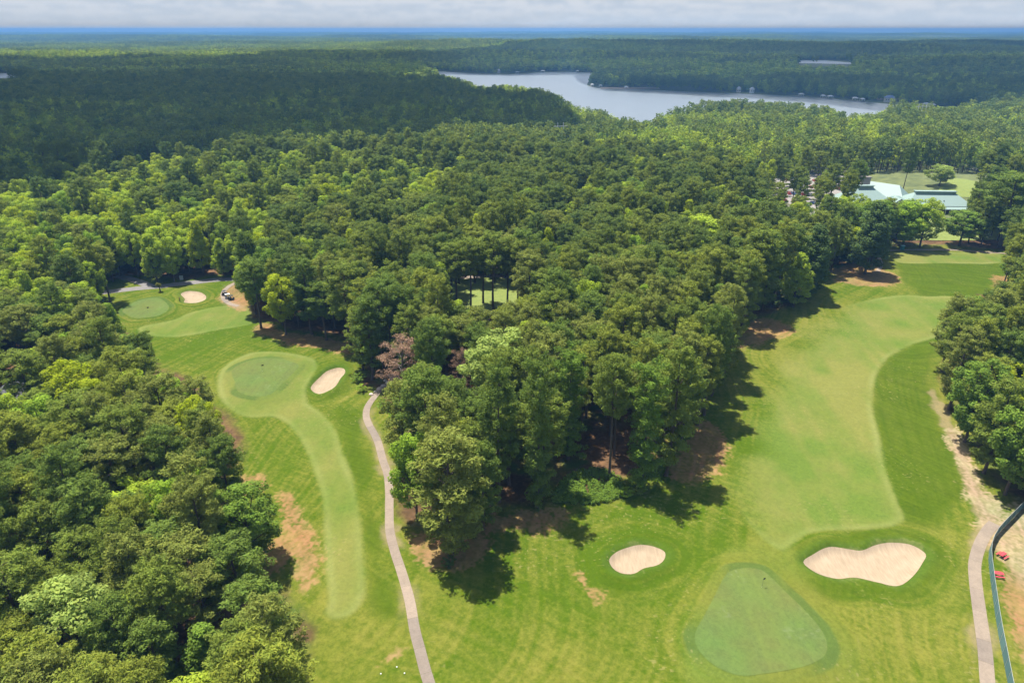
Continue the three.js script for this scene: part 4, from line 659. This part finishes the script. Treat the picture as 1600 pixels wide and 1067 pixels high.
for (const [px, py] of [[620, 1044], [595, 1054], [632, 1054]]) { const t = thing('tee_marker', 'small white tee marker on the turf by the clay scrape', 'tee marker', put(px, py), 0, 'white tee markers'); const g = new THREE.SphereGeometry(0.13, 12, 8); g.translate(0, 0.1, 0); mesh('ball', g, white, t); mesh('stake', bar([0, -0.12, 0], [0, 0.02, 0], 0.03), darkGrey, t); }
function golfCart(label, pos, turn, roofM, bodyM) {
  const t = thing('golf_cart', label, 'golf cart', pos, turn, 'parked golf carts');
  const prof = new THREE.Shape([[-1.2, 0.28], [1.15, 0.28], [1.22, 0.5], [1.1, 0.85], [0.72, 0.95], [0.6, 0.42], [-0.1, 0.42], [-0.15, 0.72], [-0.7, 0.74], [-0.75, 0.62], [-1.2, 0.62]].map(([x, y]) => new THREE.Vector2(x, y))), b = new THREE.ExtrudeGeometry(prof, { depth: 1.1, bevelEnabled: true, bevelSize: 0.04, bevelThickness: 0.04, bevelSegments: 2 }); b.translate(0, 0, -0.55); mesh('body', b, bodyM, t);
  mesh('seat', box(0.5, 0.14, 1.1, -0.42, 0.82, 0), black, t); mesh('backrest', box(0.12, 0.45, 1.1, -0.75, 1.1, 0, 0, 0, 0.15), black, t);
  const roof = new THREE.CylinderGeometry(3.2, 3.2, 1.25, 20, 1, false, Math.PI / 2 - 0.29, 0.58); const rg = box(1.85, 0.07, 1.24, -0.1, 1.86, 0); mesh('roof', rg, roofM, t);
  for (const [x, z] of [[0.78, 0.52], [0.78, -0.52], [-0.92, 0.52], [-0.92, -0.52]]) mesh('roof_post', bar([x, 0.6, z], [x * 0.93, 1.84, z], 0.022), darkGrey, t);
  for (const [x, z] of [[0.8, 0.52], [0.8, -0.52], [-0.75, 0.52], [-0.75, -0.52]]) { const w = new THREE.CylinderGeometry(0.24, 0.24, 0.18, 18); w.rotateX(Math.PI / 2); w.translate(x, 0.24, z); const wm = mesh('wheel', w, rubber, t); const r = new THREE.CylinderGeometry(0.11, 0.11, 0.2, 12); r.rotateX(Math.PI / 2); r.translate(x, 0.24, z); mesh('rim', r, white, wm); }
  const sw = new THREE.TorusGeometry(0.17, 0.02, 6, 16); sw.rotateY(Math.PI / 2); sw.rotateZ(0.5); sw.translate(0.35, 1.0, 0.25); mesh('steering_wheel', sw, black, t);
  mesh('windscreen', box(0.02, 0.75, 1.0, 0.77, 1.35, 0, 0, 0, 0.06), new THREE.MeshPhysicalMaterial({ color: 0xffffff, transmission: 1, roughness: 0.05, thickness: 0 }), t);
  mesh('golf_bag', merge([bar([-1.05, 0.55, 0.22], [-1.12, 1.35, 0.24], 0.14, 10), bar([-1.05, 0.55, -0.22], [-1.12, 1.35, -0.24], 0.14, 10)]), black, t);
}
golfCart('dark golf cart with a black roof at the head of the loop path', put(350.5, 461), 1.3, std(0.03, 0.03, 0.04, 0.4), std(0.05, 0.05, 0.07, 0.35));
golfCart('golf cart with a white roof on the loop path', put(356, 466), 0.5, white, std(0.5, 0.5, 0.5, 0.35));
golfCart('black golf cart parked nose to tail behind the white roofed one', put(361, 468.5), 0.2, std(0.025, 0.025, 0.03, 0.4), black);
{ const t = thing('drinks_cooler', 'teal drinks cooler cabinet with a pale lid beside the tee path', 'cooler', put(1410, 390.5), 0.3), teal = std(0.02, 0.16, 0.17, 0.5); mesh('cabinet', box(1.5, 2.0, 1.2, 0, 1.1, 0), teal, t); mesh('lid', box(1.7, 0.22, 1.4, 0, 2.21, 0), std(0.35, 0.6, 0.6, 0.5), t); mesh('door', box(1.1, 1.5, 0.06, 0, 1.1, 0.63), std(0.03, 0.2, 0.21, 0.5), t); for (const x of [-0.6, 0.6]) mesh('foot', box(0.2, 0.3, 1.1, x, 0, 0), darkGrey, t); }
{ const t = thing('utility_box', 'pale utility box at the foot of the road wood', 'utility box', put(283, 436), 0.2), m = std(0.5, 0.52, 0.5, 0.6); mesh('cabinet', box(1.3, 1.5, 1.0, 0, 0.75, 0), m, t); mesh('lid', box(1.42, 0.14, 1.12, 0, 1.57, 0), m, t); mesh('door', box(1.1, 1.2, 0.05, 0, 0.75, 0.53), m, t); }
{ const t = thing('rake_post', 'short brown wooden post beside the lobed bunker', 'post', put(281, 473)), m = std(0.10, 0.06, 0.035, 1); mesh('post', bar([0, -0.3, 0], [0, 1.5, 0], 0.16, 8), m, t); mesh('cap', box(0.5, 0.12, 0.5, 0, 1.56, 0), m, t); }
{ // young tree by the road
  const t = thing('young_tree', 'little yellow topped tree with a dark stem beside the road', 'tree', put(250, 456)); mesh('stem', bar([0, -0.2, 0], [0, 2.6, 0], 0.28, 8, 0.2), bark, t); seed(6); const p = [], c = []; for (let i = 0; i < 9; i++) tuft(p, c, [rr(-0.8, 0.8), rr(2.5, 4.0), rr(-0.6, 0.6)], rr(0.5, 0.8), 0.8, 60, 0.4, 0.3, false, rr(0.85, 1.15)); mesh('crown', leafGeometry(p, c), leafMat(0.2, 0.2, 0.03, 'yellow_leaves'), t); }
{ // boulders along the path
  seed(19); const m = [std(0.46, 0.36, 0.31, 1), std(0.40, 0.33, 0.29, 1), std(0.5, 0.42, 0.36, 1)];
  for (const [px, py, r] of [[580, 617, 0.7], [586, 613, 0.6], [593, 609, 0.9], [599, 604, 0.8], [606, 599, 0.9], [614, 592, 1.2], [608, 588, 1.0], [602, 595, 0.6]]) { const g = new THREE.IcosahedronGeometry(r, 2), p = g.attributes.position, s = R() * 50; for (let i = 0; i < p.count; i++) { const x = p.getX(i), y = p.getY(i), z = p.getZ(i), k = 0.7 + 0.6 * vn(x / r * 1.2 + s, z / r * 1.2 + y / r); p.setXYZ(i, x * k, y * k * 0.6, z * k); } g.computeVertexNormals(); const o = mesh('boulder', g, pick(m)); const q = put(px, py); o.position.set(q[0], q[1] + r * 0.25, q[2]); tag(o, 'pinkish boulder lining the cart path under the dying pine', 'boulder', 'boulders by the cart path'); }
}
// fence with green windscreen cloth
{
  const line = Gl([[1640, 762], [1600, 793], [1572, 822], [1554, 843], [1546, 862], [1545, 878], [1549, 912], [1557, 970], [1567, 1025], [1575, 1067], [1584, 1110]], 8), pts = walk(line, 3), o = thing('mesh_fence', 'curving fence with teal green windscreen cloth beside the cart path', 'fence');
  const cloth = [std(0.075, 0.165, 0.165, 0.9, { name: 'cloth' }), std(0.085, 0.18, 0.178, 0.9), std(0.066, 0.15, 0.152, 0.9)], metal = std(0.35, 0.37, 0.36, 0.5, { metalness: 0.4 }), top = 2.5; seed(8);
  pts.forEach((p, i) => {
    const y = H(p.x, p.z); mesh('post', bar([p.x, y - 0.3, p.z], [p.x, y + top + 0.08, p.z], 0.05, 8), metal, o);
    if (!i) return; const q = pts[i - 1], y0 = H(q.x, q.z); mesh('top_rail', bar([q.x, y0 + top, q.z], [p.x, y + top, p.z], 0.04, 6), metal, o);
    const n = 8, sh = new THREE.BufferGeometry(), pos = [], idx = []; for (let s = 0; s <= n; s++) for (let r = 0; r <= 3; r++) { const t = lerp(0.015, 0.985, s / n), bulge = 0.05 * Math.sin(s / n * Math.PI) * (vn(i * 3 + s / 3, r) - 0.3); pos.push(lerp(q.x, p.x, t) + p.nx * bulge, lerp(y0, y, t) + 0.05 + (top - 0.08) * r / 3, lerp(q.z, p.z, t) + p.nz * bulge); if (s && r) { const a = (s - 1) * 4 + r - 1; idx.push(a, a + 4, a + 1, a + 1, a + 4, a + 5); } }
    sh.setAttribute('position', new THREE.Float32BufferAttribute(pos, 3)); sh.setIndex(idx); sh.computeVertexNormals(); mesh('cloth_panel', sh, pick(cloth), o);
  });
}
for (const [px, py, turn, label] of [[1566, 871, 0.5, 'red picnic table in the grass patch beside the fence'], [1560, 901, -0.2, 'red picnic table on bare sand close against the fence']]) {
  const t = thing('picnic_table', label, 'picnic table', put(px, py), turn, 'red picnic tables'), red = std(0.42, 0.035, 0.05, 0.5), red2 = std(0.48, 0.06, 0.075, 0.5);
  for (const z of [-0.3, -0.1, 0.1, 0.3]) mesh('plank', box(1.75, 0.05, 0.185, 0, 0.76, z), Math.abs(z) > 0.2 ? red : red2, t);
  for (const z of [-0.78, 0.78]) for (const d of [-0.075, 0.075]) mesh('bench_plank', box(1.75, 0.05, 0.14, 0, 0.46, z + d), red2, t);
  for (const x of [-0.6, 0.6]) { for (const s of [-1, 1]) mesh('leg', bar([x, 0, s * 0.62], [x, 0.74, s * 0.22], 0.045, 6), black, t); mesh('brace', box(0.07, 0.07, 1.75, x + 0.08, 0.42, 0), black, t); }
}
// ---------------------------------------------------------------- leafy undergrowth at the front of the stand
{
  seed(64); const poly = G([[868, 782], [880, 752], [905, 738], [940, 735], [965, 745], [975, 765], [960, 782], [915, 788]], 4), b = bounds(poly), p = [], c = [];
  for (let i = 0; i < 700; i++) { const x = rr(b[0], b[2]), z = rr(b[1], b[3]); if (!inside(poly, x, z)) continue; const hh = 0.2 + 1.5 * fbm(x / 4, z / 4, 3); tuft(p, c, [x, H(x, z) + hh * 0.6, z], rr(0.4, 0.8), 0.7, 34, 0.36, 0.3, false, rr(0.8, 1.2)); }
  const o = mesh('undergrowth', leafGeometry(p, c), leafMat(0.16, 0.25, 0.03, 'vine_leaves', 0.4)); tag(o, 'bright green vine undergrowth between the pine trunks', 'undergrowth', null, 'stuff');
}
{ // shrubs
  const spots = [[700, 884, 2.2, 'dark low shrub at the foot of the lone pine', darkMat], [600, 640, 3.4, 'leafy shrub beside the bend of the cart path', broadMats[2]], [614, 655, 3.0, 'shrub behind the path-side shrub under the dying pine', broadMats[0]], [870, 785, 2.2, 'shrub at the edge of the bright undergrowth', broadMats[2]], [980, 775, 2.6, 'leafy shrub under the vine covered pine', broadMats[0]], [1000, 770, 2.2, 'pale shrub at the corner of the stand', paleMat], [560, 596, 3.2, 'shrub in front of the dying pine by the oval bunker', broadMats[2]], [565, 612, 2.6, 'low shrub at the turn of the path near the boulders', broadMats[0]], [1240, 472, 3.2, 'dark shrub under the leafy tree at the stand tip', darkMat], [1215, 480, 3.0, 'dark shrub between the trunks near the stand tip', darkMat]];
  spots.forEach(([px, py, h, label, m], i) => { const q = put(px, py), o = new THREE.Group(); o.name = numbered('shrub'); scene.add(o); o.position.set(q[0], q[1], q[2]); o.rotation.y = i; o.scale.set(h / 10, h / BH, h / 10); mesh('stem', shrubShapes[i % 2].trunk, bark, o); mesh('crown', shrubShapes[i % 2].crown, m, o); tag(o, label, 'shrub'); });
}
// ---------------------------------------------------------------- clubhouse
const seam = (() => { const W = 256, d = new Uint8Array(W * 8 * 4); for (let j = 0; j < 8; j++) for (let i = 0; i < W; i++) { const v = i % 32 < 3 ? 255 : 120, o = (j * W + i) * 4; d[o] = d[o + 1] = d[o + 2] = v; d[o + 3] = 255; } const t = new THREE.DataTexture(d, W, 8); t.wrapS = t.wrapT = THREE.RepeatWrapping; t.magFilter = THREE.LinearFilter; t.needsUpdate = true; return t; })();
const roofGreen = new THREE.MeshStandardMaterial({ color: lin(0.20, 0.275, 0.255), roughness: 0.55, bumpMap: seam, bumpScale: 0.03, name: 'metal_roof' }), brick = std(0.20, 0.085, 0.065, 0.95), trim = std(0.62, 0.62, 0.58, 0.7);
function roofUV(g, s = 8) { const p = g.attributes.position, uv = g.attributes.uv; for (let i = 0; i < p.count; i++) uv.setXY(i, (p.getX(i) + p.getZ(i) * 0.02) / s, p.getY(i) / s); return g; }
function hipRoof(w, d, y, rise, ridge, over = 0.9) { const a = w / 2 + over, b = d / 2 + over, r = ridge / 2, t = y + rise; return { front: roofUV(tris([[[-a, y, b], [a, y, b], [r, t, 0], [-r, t, 0]]])), back: roofUV(tris([[[a, y, -b], [-a, y, -b], [-r, t, 0], [r, t, 0]]])), ends: [roofUV(tris([[[-a, y, -b], [-a, y, b], [-r, t, 0]]])), roofUV(tris([[[a, y, b], [a, y, -b], [r, t, 0]]]))], soffit: tris([[[-a, y - 0.02, b], [-a, y - 0.02, -b], [a, y - 0.02, -b], [a, y - 0.02, b]]]) }; }
function block(o, w, d, wallH, rise, ridge, x, z, turn, wallM, roofM, windows) {
  const M = new THREE.Matrix4().makeRotationY(turn).setPosition(x, 0, z), g = (q) => q.applyMatrix4(M);
  const wall = mesh('wall', g(box(w, wallH + 1, d, 0, wallH / 2 - 0.5, 0)), wallM, o), f = hipRoof(w, d, wallH, rise, ridge);
  for (const k of ['front', 'back']) mesh('roof_slope', g(f[k]), roofM, o); for (const e of f.ends) mesh('roof_slope', g(e), roofM, o); mesh('soffit', g(f.soffit), trim, o);
  for (let i = 0; i < windows; i++) { const wx = -w / 2 + (i + 0.5) * w / windows, fr = mesh('window', g(box(1.9, 1.7, 0.12, wx, wallH * 0.5, d / 2 + 0.06)), trim, o); mesh('pane', g(box(1.65, 1.45, 0.06, wx, wallH * 0.5, d / 2 + 0.12)), glass, fr); }
  return wall;
}
{
  const c = put(1468, 334), t = thing('clubhouse', 'sprawling brick clubhouse with pale green metal roofs and a chimney', 'building', [c[0], Math.max(c[1], 0) + 0.1, c[2] - 9], -0.06);
  block(t, 36, 18, 4.2, 6.2, 23, 1, -2, 0, brick, roofGreen, 9);
  mesh('roof_monitor', box(23.5, 1.8, 2.6, 1, 10.1, -2), roofGreen, t); mesh('monitor_cap', box(24.3, 0.22, 3.4, 1, 11.1, -2), roofGreen, t);
  mesh('porch_roof', tris([[[-17.5, 3.1, 11.4], [18.5, 3.1, 11.4], [18.5, 3.95, 7.6], [-17.5, 3.95, 7.6]]]), roofGreen, t);
  for (let i = 0; i < 8; i++) mesh('porch_post', box(0.3, 3.1, 0.3, -16 + i * 4.7, 1.5, 11), trim, t);
  mesh('roof_vent', bar([4, 6.3, 4.5], [4, 7.0, 4.5], 0.25, 10), darkGrey, t); mesh('roof_vent', bar([-9, 6.3, 4.5], [-9, 6.8, 4.5], 0.18, 10), darkGrey, t);
  block(t, 27, 20, 4.2, 7.6, 9, -38, -8, 0.08, brick, roofGreen, 6); mesh('roof_monitor', box(9.4, 1.6, 2.2, -38, 11.9, -8, 0.08), roofGreen, t); mesh('monitor_cap', box(10.4, 0.24, 3.2, -38, 12.8, -8, 0.08), roofGreen, t);
  block(t, 30, 13, 4.5, 7.5, 19, -22, -20, -0.75, brick, roofGreen, 6);
  block(t, 15, 11, 3.8, 4.0, 6, -22, -2, 0.25, brick, roofGreen, 3);
  { const g = tris([[[-27, 4.2, 6.4], [-17, 4.2, 6.4], [-22, 7.6, 6.4]]]); mesh('gable', g, trim, t); mesh('gable_vent', (() => { const q = new THREE.CylinderGeometry(0.6, 0.6, 0.1, 16); q.rotateX(Math.PI / 2); q.translate(-22, 5.5, 6.48); return q; })(), darkGrey, t); mesh('gable_roof', tris([[[-27.6, 4.0, 6.9], [-22, 8.0, 6.9], [-22, 8.0, -4], [-27.6, 4.0, -4]], [[-22, 8.0, 6.9], [-16.4, 4.0, 6.9], [-16.4, 4.0, -4], [-22, 8.0, -4]]]), roofGreen, t); }
  const ch = mesh('chimney', box(5, 7.5, 3.2, -32.5, 11.2, -22), std(0.22, 0.19, 0.175, 0.95), t); mesh('chimney_cap', box(5.8, 0.5, 4, -32.5, 15.2, -22), std(0.15, 0.13, 0.12, 0.9), ch);
  const dr = mesh('door', box(2.0, 2.4, 0.1, -4, 1.2, 7.08), white, t); mesh('handle', bar([-3.3, 1.0, 7.18], [-3.3, 1.4, 7.18], 0.04), steel, dr);
}
// lawns, terrace and car park round it
function patch(name, px, lift, m, label) { const poly = G(px, 4), g = new THREE.BufferGeometry(), S = 3, b = bounds(poly), pos = [], uv = [], nx = Math.ceil((b[2] - b[0]) / S), nz = Math.ceil((b[3] - b[1]) / S); for (let j = 0; j < nz; j++) for (let i = 0; i < nx; i++) { const q = [[i, j], [i, j + 1], [i + 1, j + 1], [i + 1, j]].map(([u, v]) => { const x = b[0] + u * S, z = b[1] + v * S; return [x, z, sdf(poly, x, z)]; }), out = []; for (let s = 0; s < 4; s++) { const A = q[s], B = q[(s + 1) % 4]; if (A[2] > 0) out.push(A); if ((A[2] > 0) !== (B[2] > 0)) { const w = A[2] / (A[2] - B[2]); out.push([lerp(A[0], B[0], w), lerp(A[1], B[1], w)]); } } for (let s = 1; s < out.length - 1; s++) for (const v of [out[0], out[s], out[s + 1]]) { pos.push(v[0], H(v[0], v[1]) + lift, v[1]); uv.push(v[0] / 14, v[1] / 14); } } g.setAttribute('position', new THREE.Float32BufferAttribute(pos, 3)); g.setAttribute('uv', new THREE.Float32BufferAttribute(uv, 2)); g.computeVertexNormals(); return structure(name, g, m, label); }
const lawnTex = (() => { const N = 512, d = new Uint8Array(N * N * 4); for (let j = 0; j < N; j++) for (let i = 0; i < N; i++) { const a = 0.5 * fbm(i / 40, j / 40, 4) + 0.3 * vn(i / 6, j / 40) + 0.2 * R(), o = (j * N + i) * 4; d[o] = 95 + 50 * a; d[o + 1] = 115 + 35 * a; d[o + 2] = 50 + 25 * a; d[o + 3] = 255; } const t = new THREE.DataTexture(d, N, N); t.wrapS = t.wrapT = THREE.RepeatWrapping; t.colorSpace = THREE.SRGBColorSpace; t.magFilter = THREE.LinearFilter; t.needsUpdate = true; return t; })();
const lawnMat = new THREE.MeshStandardMaterial({ map: lawnTex, color: lin(0.8, 0.8, 0.8), roughness: 1, name: 'lawn' });
patch('lawn', [[1470, 303], [1478, 286], [1492, 279], [1526, 284], [1534, 300], [1518, 309]], 0.25, lawnMat, 'sunny lawn behind the clubhouse');
patch('lawn', [[1390, 372], [1392, 345], [1440, 340], [1520, 345], [1600, 355], [1600, 372], [1500, 376]], 0.25, lawnMat, 'grassy bank between the clubhouse and the tee');
patch('lawn', [[690, 438], [760, 432], [830, 440], [830, 470], [790, 490], [715, 492], [690, 480]], 0.15, lawnMat, 'sunny clearing seen between pine trunks');
patch('lawn', [[600, 402], [640, 402], [640, 420], [600, 420]], 0.15, lawnMat, 'small sunny clearing behind the pine row');
patch('lawn', [[880, 292], [908, 280], [930, 286], [920, 299], [890, 301]], 0.25, lawnMat, 'little grass glade in the far pine belt');
patch('car_park', [[1130, 300], [1205, 268], [1270, 262], [1335, 268], [1348, 300], [1345, 332], [1290, 348], [1225, 320], [1150, 316]], 0.25, new THREE.MeshStandardMaterial({ color: lin(0.30, 0.27, 0.25), map: speckle, roughness: 0.95 }), 'car park under the pines beside the clubhouse');
patch('cart_path', [[712, 434], [760, 430], [800, 433], [830, 446], [828, 449], [798, 437], [760, 434], [714, 437]], 0.2, concrete[0], 'pale path crossing the sunny clearing');
function car(label, group, pos, turn, paint) {
  const t = thing('parked_car', label, 'car', pos, turn, group), sh = new THREE.Shape([[-2.2, 0.35], [2.2, 0.35], [2.28, 0.62], [2.15, 0.86], [1.2, 0.98], [-1.75, 1.0], [-2.2, 0.95], [-2.28, 0.6]].map(([x, y]) => new THREE.Vector2(x, y))), cab = new THREE.Shape([[-1.85, 0.98], [1.15, 0.97], [0.45, 1.5], [-1.2, 1.54]].map(([x, y]) => new THREE.Vector2(x, y))), ex = (s, w, b) => { const g = new THREE.ExtrudeGeometry(s, { depth: w, bevelEnabled: true, bevelSize: b, bevelThickness: b, bevelSegments: 2 }); g.translate(0, 0, -w / 2); return g; };
  mesh('body', car.body ??= ex(sh, 1.68, 0.06), paint, t); mesh('cabin_glass', car.cabin ??= ex(cab, 1.42, 0.05), glass, t); mesh('roof', car.roof ??= box(1.7, 0.08, 1.44, -0.38, 1.57, 0), paint, t);
  for (const [x, z] of [[1.4, 0.82], [1.4, -0.82], [-1.4, 0.82], [-1.4, -0.82]]) { const w = mesh('wheel', car.wheel ??= (() => { const g = new THREE.CylinderGeometry(0.33, 0.33, 0.22, 16); g.rotateX(Math.PI / 2); return g; })(), rubber, t); w.position.set(x, 0.33, z); }
  for (const z of [0.6, -0.6]) { const h = mesh('headlight', car.lamp ??= box(0.06, 0.16, 0.36), trim, t); h.position.set(2.31, 0.72, z); }
}
{
  const paints = [['white', std(0.72, 0.72, 0.72, 0.3)], ['white', std(0.72, 0.72, 0.72, 0.3)], ['silver', std(0.42, 0.43, 0.44, 0.3, { metalness: 0.5 })], ['dark grey', std(0.07, 0.07, 0.08, 0.3)], ['red', std(0.35, 0.03, 0.03, 0.3)], ['blue', std(0.04, 0.09, 0.22, 0.3)]]; seed(300);
  for (const [row, y0, x0, x1, y1] of [['back row', 272, 1248, 1330, 275], ['second row', 281, 1208, 1335, 286], ['third row', 291, 1195, 1335, 297], ['fourth row', 302, 1190, 1325, 309], ['front row', 314, 1212, 1310, 322], ['drive', 330, 1296, 1338, 327]]) for (let x = x0; x < x1; x += 7.2) { if (R() < 0.28) { R(); R(); continue; } const [n, m] = pick(paints), p = put(x, lerp(y0, y1, (x - x0) / (x1 - x0))); car(`${n} car in the ${row} of the car park by the clubhouse`, 'cars in the car park', [p[0], p[1] + 0.28, p[2]], Math.PI / 2 + rr(-0.06, 0.06), m); }
  for (let i = 0; i < 6; i++) { const p = put(1524 + i * 7, 266 + (i % 2) * 2), [n, m] = pick(paints); car(`${n} car under the trees beyond the clubhouse lawn`, 'cars beyond the lawn', [p[0], p[1] + 0.1, p[2]], 0.3, m); }
}
// ---------------------------------------------------------------- houses
function house(name, label, [x, y, z], turn, w, d, wh, rise, wallM, roofM, group) {
  const t = thing(name, label, 'house', [x, y, z], turn, group); block(t, w, d, wh, rise, Math.max(1, w - d * 0.8), 0, 0, 0, wallM, roofM, Math.max(2, Math.round(w / 4))); return t;
}
{
  const p = at(30, 603, 6.5), t = house('house', 'grey shingle roofed house half hidden by leafy trees', [p[0], H(p[0], p[2]), p[2]], 0.55, 15, 11, 4.6, 4.2, std(0.3, 0.28, 0.26), std(0.115, 0.115, 0.135, 0.95)); mesh('skylight', box(1.3, 0.1, 1.5, 2.0, 6.25, 3.6, 0, 0.65), std(0.62, 0.68, 0.72, 0.2), t); mesh('chimney', box(1.2, 3, 1.0, -4, 8, -1.5), brick, t);
  const walls = [std(0.6, 0.58, 0.54), std(0.5, 0.47, 0.42), std(0.66, 0.66, 0.66)], roofs = [std(0.36, 0.37, 0.38, 0.6), std(0.14, 0.15, 0.17), std(0.10, 0.14, 0.26, 0.6), std(0.45, 0.45, 0.45, 0.5)];
  lakeSpots.forEach(([px, py, w, kind, label], i) => {
    w *= kind === 'house' ? 0.55 : 0.6; const q = at(px, py, LAKE_Y), roof = roofs[kind === 'blue' ? 2 : (i % 2 ? 0 : 3)];
    if (kind === 'dock') { const t = thing('boathouse', label, 'boathouse', [q[0], LAKE_Y, q[2] + 4], 0.1, 'boathouses on the lake'); mesh('deck', box(w * 1.5, 0.3, 7, 0, 0.7, 2), std(0.33, 0.28, 0.24), t); for (const sx of [-1, 1]) for (const sz of [-1, 1]) mesh('post', box(0.35, 4.6, 0.35, sx * (w / 2 - 0.3), 1.9, 1 + sz * 3), trim, t); const f = hipRoof(w, 6.5, 4.2, 2.0, w * 0.6); for (const g of [f.front, f.back, ...f.ends]) mesh('roof_slope', g.translate(0, 0, 1), roof, t); mesh('jetty', box(1.6, 0.25, 14, -w / 2, 0.7, -6), std(0.33, 0.28, 0.24), t); }
    else house('lake_house', label, [q[0], LAKE_Y + 0.6, q[2] - 12], rr(-0.3, 0.3), w, w * 0.7, 6, 4, kind === 'blue' ? walls[1] : walls[i % 3], roof, 'houses along the lake shore');
  });
  for (const [px, py, l, label] of [[1398, 155.5, 60, 'tan clay bank below the blue roofed lake house'], [985, 138.6, 120, 'pale beach along the wooded point']]) { const q = at(px, py, LAKE_Y), g = new THREE.PlaneGeometry(l, 16, 12, 3); g.rotateX(-Math.PI / 2 + 0.12); const p = g.attributes.position; for (let i = 0; i < p.count; i++) p.setY(i, p.getY(i) + vn(i, 4) * 0.3); g.computeVertexNormals(); const o = structure('lake_shore', g, std(0.36, 0.27, 0.2, 1), label); o.position.set(q[0], LAKE_Y + 0.9, q[2] - 5); }
}
// ---------------------------------------------------------------- power poles over the trees
for (const [px, top, hh, n, label] of [[1444, 160, 32, 3, 'three pole power line frame rising over trees by the lake'], [876, 196, 33, 2, 'pale twin power pole above the dark woods']]) {
  const p = at(px, top, hh - 9), t = thing('power_pole', label, 'power pole', [p[0], Hb(p[0], p[2]), p[2]], 0.15), m = std(0.5, 0.5, 0.48, 0.7);
  for (let i = 0; i < n; i++) mesh('pole', bar([(i - (n - 1) / 2) * 5, -1, 0], [(i - (n - 1) / 2) * 5, hh, 0], 0.4, 8, 0.28), m, t); mesh('crossarm', box(n * 5 + 2, 0.45, 0.4, 0, hh - 3, 0.4), m, t); mesh('crossarm', box(n * 5 - 1, 0.3, 0.3, 0, hh - 9, 0.4), m, t); for (let i = 0; i < n; i++) mesh('insulator', bar([(i - (n - 1) / 2) * 5, hh - 5, 0.6], [(i - (n - 1) / 2) * 5, hh - 3.2, 0.6], 0.18, 6), m, t);
}
renderer.render(scene, camera);
